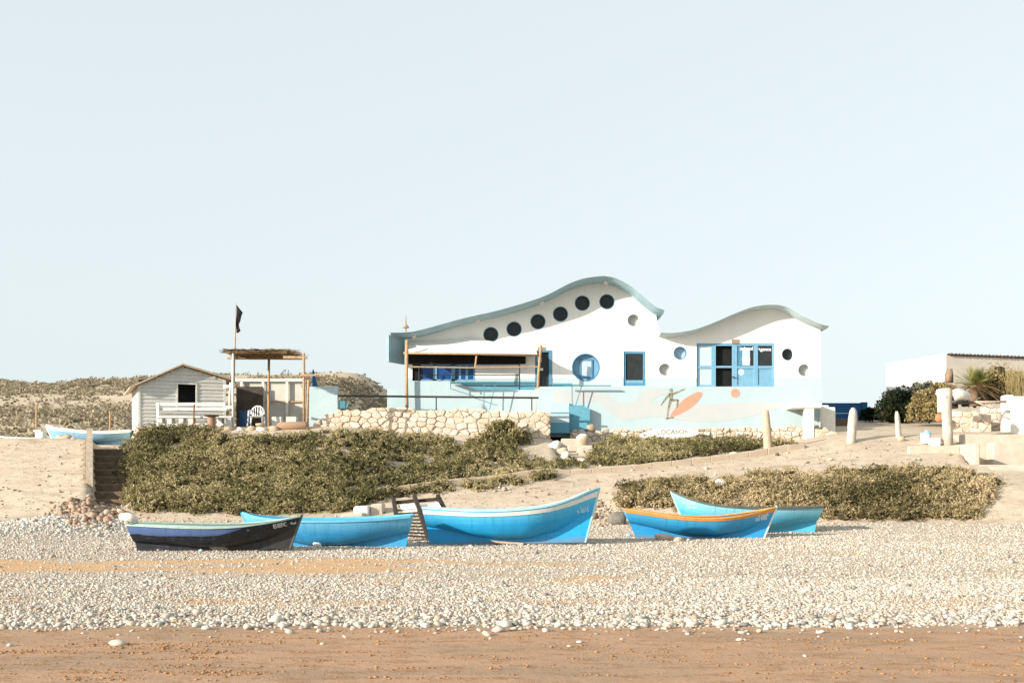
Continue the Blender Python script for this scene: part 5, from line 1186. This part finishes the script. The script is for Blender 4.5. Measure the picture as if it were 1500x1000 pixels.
# bucket, sack, pot, box
q=G(1356,650); bk=thing('bucket','white bucket with a light blue lid left of the white pillar','bucket',tuple(q))
m=MB(); m.tube([q,(q[0],q[1],q[2]+.42)],[.2,.24],16); m.build('tub',PLASTIC,bk,smooth=False)
m=MB(); m.tube([(q[0],q[1],q[2]+.42),(q[0],q[1],q[2]+.48)],.255,16); m.tube([(q[0]+.05,q[1],q[2]+.48),(q[0]+.05,q[1],q[2]+.6)],[.14,.08],10); m.build('lid',mk('light_blue_plastic',(.25,.55,.80),None,3,.5,.3,0),bk)
m=MB(); q=G(1370,652); m.box(q[0]-.25,q[0]+.2,q[1]-.2,q[1]+.2,q[2]-.1,q[2]+.32); tag(m.build('stone_block',WHITECONC,bevel=.05),'squat pale block between the bucket and the white pillar','stone block')
m=MB(); q=G(1360,614); m.blob((q[0],q[1],q[2]+.08),(.45,.3,.13),.9,.2,12,7); tag(m.build('sack',mk('pale_blue_cloth',(.58,.68,.78),(.7,.74,.76),3),smooth=True),'pale blue sack lying below the yellowish bush','sack')
m=MB(); x,y,z=P(1376,618,55.5); m.tube([(x,y,z),(x,y,z+.12),(x,y,z+.3),(x,y,z+.4)],[.12,.2,.18,.12],12); tag(m.build('clay_pot',CLAY,smooth=True),'orange clay pot behind the white pillar','pot')
m=MB(); m.tube([P(1390,560,61),P(1391,548,61),P(1391.5,540,61)],[.24,.25,.12],9,jit=.5); tag(m.build('tree_stump',BROWNLOG,smooth=True),'brown weathered stump before the white building','stump')
shrub('bush','small dry yellow bush around the brown stump', 1382, 585, 60.6, 1.3, 1.2, 24, 120, LEAF_YELLOW, size=.06)
# palm with living and dead fronds
pm=thing('palm','low palm with spiky green crown and dead brown fronds','palm',P(1431,592,59.5)); pc=np.array(P(1427,569,59.5))
def frond(cen,dirv,L,droop,npin,wid):
    ts=np.linspace(.12,1,npin); pts=cen+dirv*L*ts[:,None]+np.array((0,0,-1.))*droop*(ts**2)[:,None]*L
    side=np.cross(dirv,(0,0,1.)); side/=np.linalg.norm(side)+1e-9; q=[]
    for s_ in (-1,1):
        tip=pts+s_*side*wid*np.sin(np.pi*np.clip(ts*.9+.1,0,1))[:,None]+dirv*wid*.9
        q.append(np.stack([pts-dirv*.008,pts+dirv*.014,tip+dirv*.004,tip-dirv*.004],1))
    r_=np.stack([pts[:-1]+(0,0,.012),pts[1:]+(0,0,.012),pts[1:]-(0,0,.012),pts[:-1]-(0,0,.012)],1)
    return np.concatenate(q+[r_]).reshape(-1,3)
def fronds(n,el0,el1,L,droop,name,mat,wid=.22):
    allv=[];tt=[]
    for i in range(n):
        a=rng.uniform(0,6.28); e=rng.uniform(el0,el1); d=np.array((math.cos(a)*math.cos(e),math.sin(a)*math.cos(e),math.sin(e))); v_=frond(pc+(0,0,.1),d,L*rng.uniform(.75,1.15),droop*rng.uniform(.6,1.3),34,wid); allv.append(v_); tt.append(np.full(len(v_),rng.uniform(0,1)))
    v_=np.concatenate(allv); npmesh(name,v_,np.arange(len(v_)).reshape(-1,4),mat,pm,{'tint':np.concatenate(tt)})
fronds(44,.15,1.5,1.3,.25,'green_fronds',PALMLEAF)
fronds(34,-.5,.3,1.6,.4,'dead_fronds',PALMDEAD)
m=MB(); m.tube([pc-(0,0,.9),pc+(0,0,.15)],[.26,.2],10,jit=.2); m.build('trunk',BROWNLOG,pm,smooth=True)
shrub('bush','dark shaded brush filling the hollow under the palm', 1428, 594, 60.3, 3.4, 1.0, 40, 110, LEAF_DARK, size=.08, tl=.6)
rd=thing('dry_reeds','clump of dry pale reed stalks beside the right gate post','reeds',P(1488,585,60)); 
vs_=[]
for i in range(170):
    b_=np.array(P(rng.uniform(1474,1500),588,rng.uniform(59.4,60.6))); h_=rng.uniform(.8,2.0); dx=rng.normal(0,.18); sdv=np.array((.014,0,0)); tp=b_+(dx,rng.normal(0,.1),h_); vs_.append([b_-sdv,b_+sdv,tp+sdv*.4,tp-sdv*.4])
vs_=np.array(vs_).reshape(-1,3); npmesh('stalks',vs_,np.arange(len(vs_)).reshape(-1,4),LEAF_YELLOW,rd,{'tint':np.repeat(rng.uniform(.3,1,170),4)})

# rocks in the nook between the two walls
random.seed(33)
for i,(a,b,Y,w_,h_,mt) in enumerate(((812,668,53.8,.30,.26,ROCKWHITE),(824,672,53.2,.26,.26,ROCKTAN),(828,680,52.6,.2,.2,ROCKWHITE),(853,648,55.8,.3,.25,ROCKTAN),(866,627,57.2,.22,.2,ROCKTAN),(853,640,56.2,.26,.16,ROCKWHITE),(851,684,51.6,.4,.10,ROCKWHITE))):
    q=P(a,b,Y); q=(q[0],Y,max(q[2],float(hz(q[0],Y))+h_*.4)); m=MB(); m.blob(q,(w_,w_*.8,h_),.8,.2,12,8)
    tag(m.build('rock',mt,smooth=True),['white rock against the right end of the stone retaining wall','tan rock second from the end of the retaining wall','small white rock on the sand before the nook','tan rock on the pale slab below the deep blue side wall','round tan rock under the corner of the deep blue side wall','pale flat rock below the deep blue steps','long flat white slab at the mouth of the nook'][i],'rock')
m=MB()
for (a,b,c,d,Y) in ((822,642,852,652,55.6),(832,652,868,668,54.6),(846,655,869,672,53.4)): m.pbox(a,b,c,d+8,Y,1.0)
tag(m.build('concrete_slabs',CONC,bevel=.04),'pale tumbled concrete slabs in the nook below the blue steps','slab')

# ------------------------------------------------------------------ light, sky, camera
EL,AZ=17.0,57.0
sd=bpy.data.lights.new('sun','SUN'); sd.energy=5.0; sd.angle=R(.5); sd.color=(1,.90,.77)
so=bpy.data.objects.new('sun',sd); COL.objects.link(so)
dirv=Vector((math.sin(R(AZ))*math.cos(R(EL)),math.cos(R(AZ))*math.cos(R(EL)),-math.sin(R(EL))))
so.rotation_euler=dirv.to_track_quat('-Z','Y').to_euler(); so.location=(-20,-30,25)
wd=bpy.data.worlds.new('World'); SC.world=wd; wd.use_nodes=True; nt=wd.node_tree; bg=nt.nodes['Background']
sk=nt.nodes.new('ShaderNodeTexSky'); sk.sky_type='NISHITA'; sk.sun_disc=False; sk.sun_elevation=R(EL); sk.sun_rotation=R(180+AZ); sk.air_density=1.0; sk.dust_density=2.0; sk.ozone_density=1.0
hs=nt.nodes.new('ShaderNodeHueSaturation'); hs.inputs['Saturation'].default_value=.3; nt.links.new(sk.outputs[0],hs.inputs['Color'])
mx=nt.nodes.new('ShaderNodeMix'); mx.data_type='RGBA'; mx.inputs[0].default_value=.62; mx.inputs[7].default_value=(6.6,7.5,7.6,1); nt.links.new(hs.outputs[0],mx.inputs[6])
nt.links.new(mx.outputs[2],bg.inputs['Color']); bg.inputs['Strength'].default_value=.096
cd=bpy.data.cameras.new('camera'); cam=bpy.data.objects.new('camera',cd); COL.objects.link(cam); SC.camera=cam
cam.location=(0,0,CZ); cam.rotation_euler=(R(90),0,0); cd.sensor_width=36; cd.lens=F/1500*36; cd.shift_y=(HY-500)/1500; cd.clip_end=3000; cd.clip_start=.1
SC.view_settings.view_transform='Standard'; SC.view_settings.look='None'; SC.view_settings.gamma=1; SC.view_settings.exposure=.65
SC.render.resolution_x=1024; SC.render.resolution_y=682

# ------------------------------------------------------------------ repeats carry a group
for o in COL.objects:
    if o.parent is None and 'category' in o:
        g_={'rock':'loose rocks','post':'posts','bush':'bushes','stone wall':'dry stone walls','concrete block':'concrete blocks','table':'tables'}.get(o['category'])
        if g_ and 'group' not in o: o['group']=g_
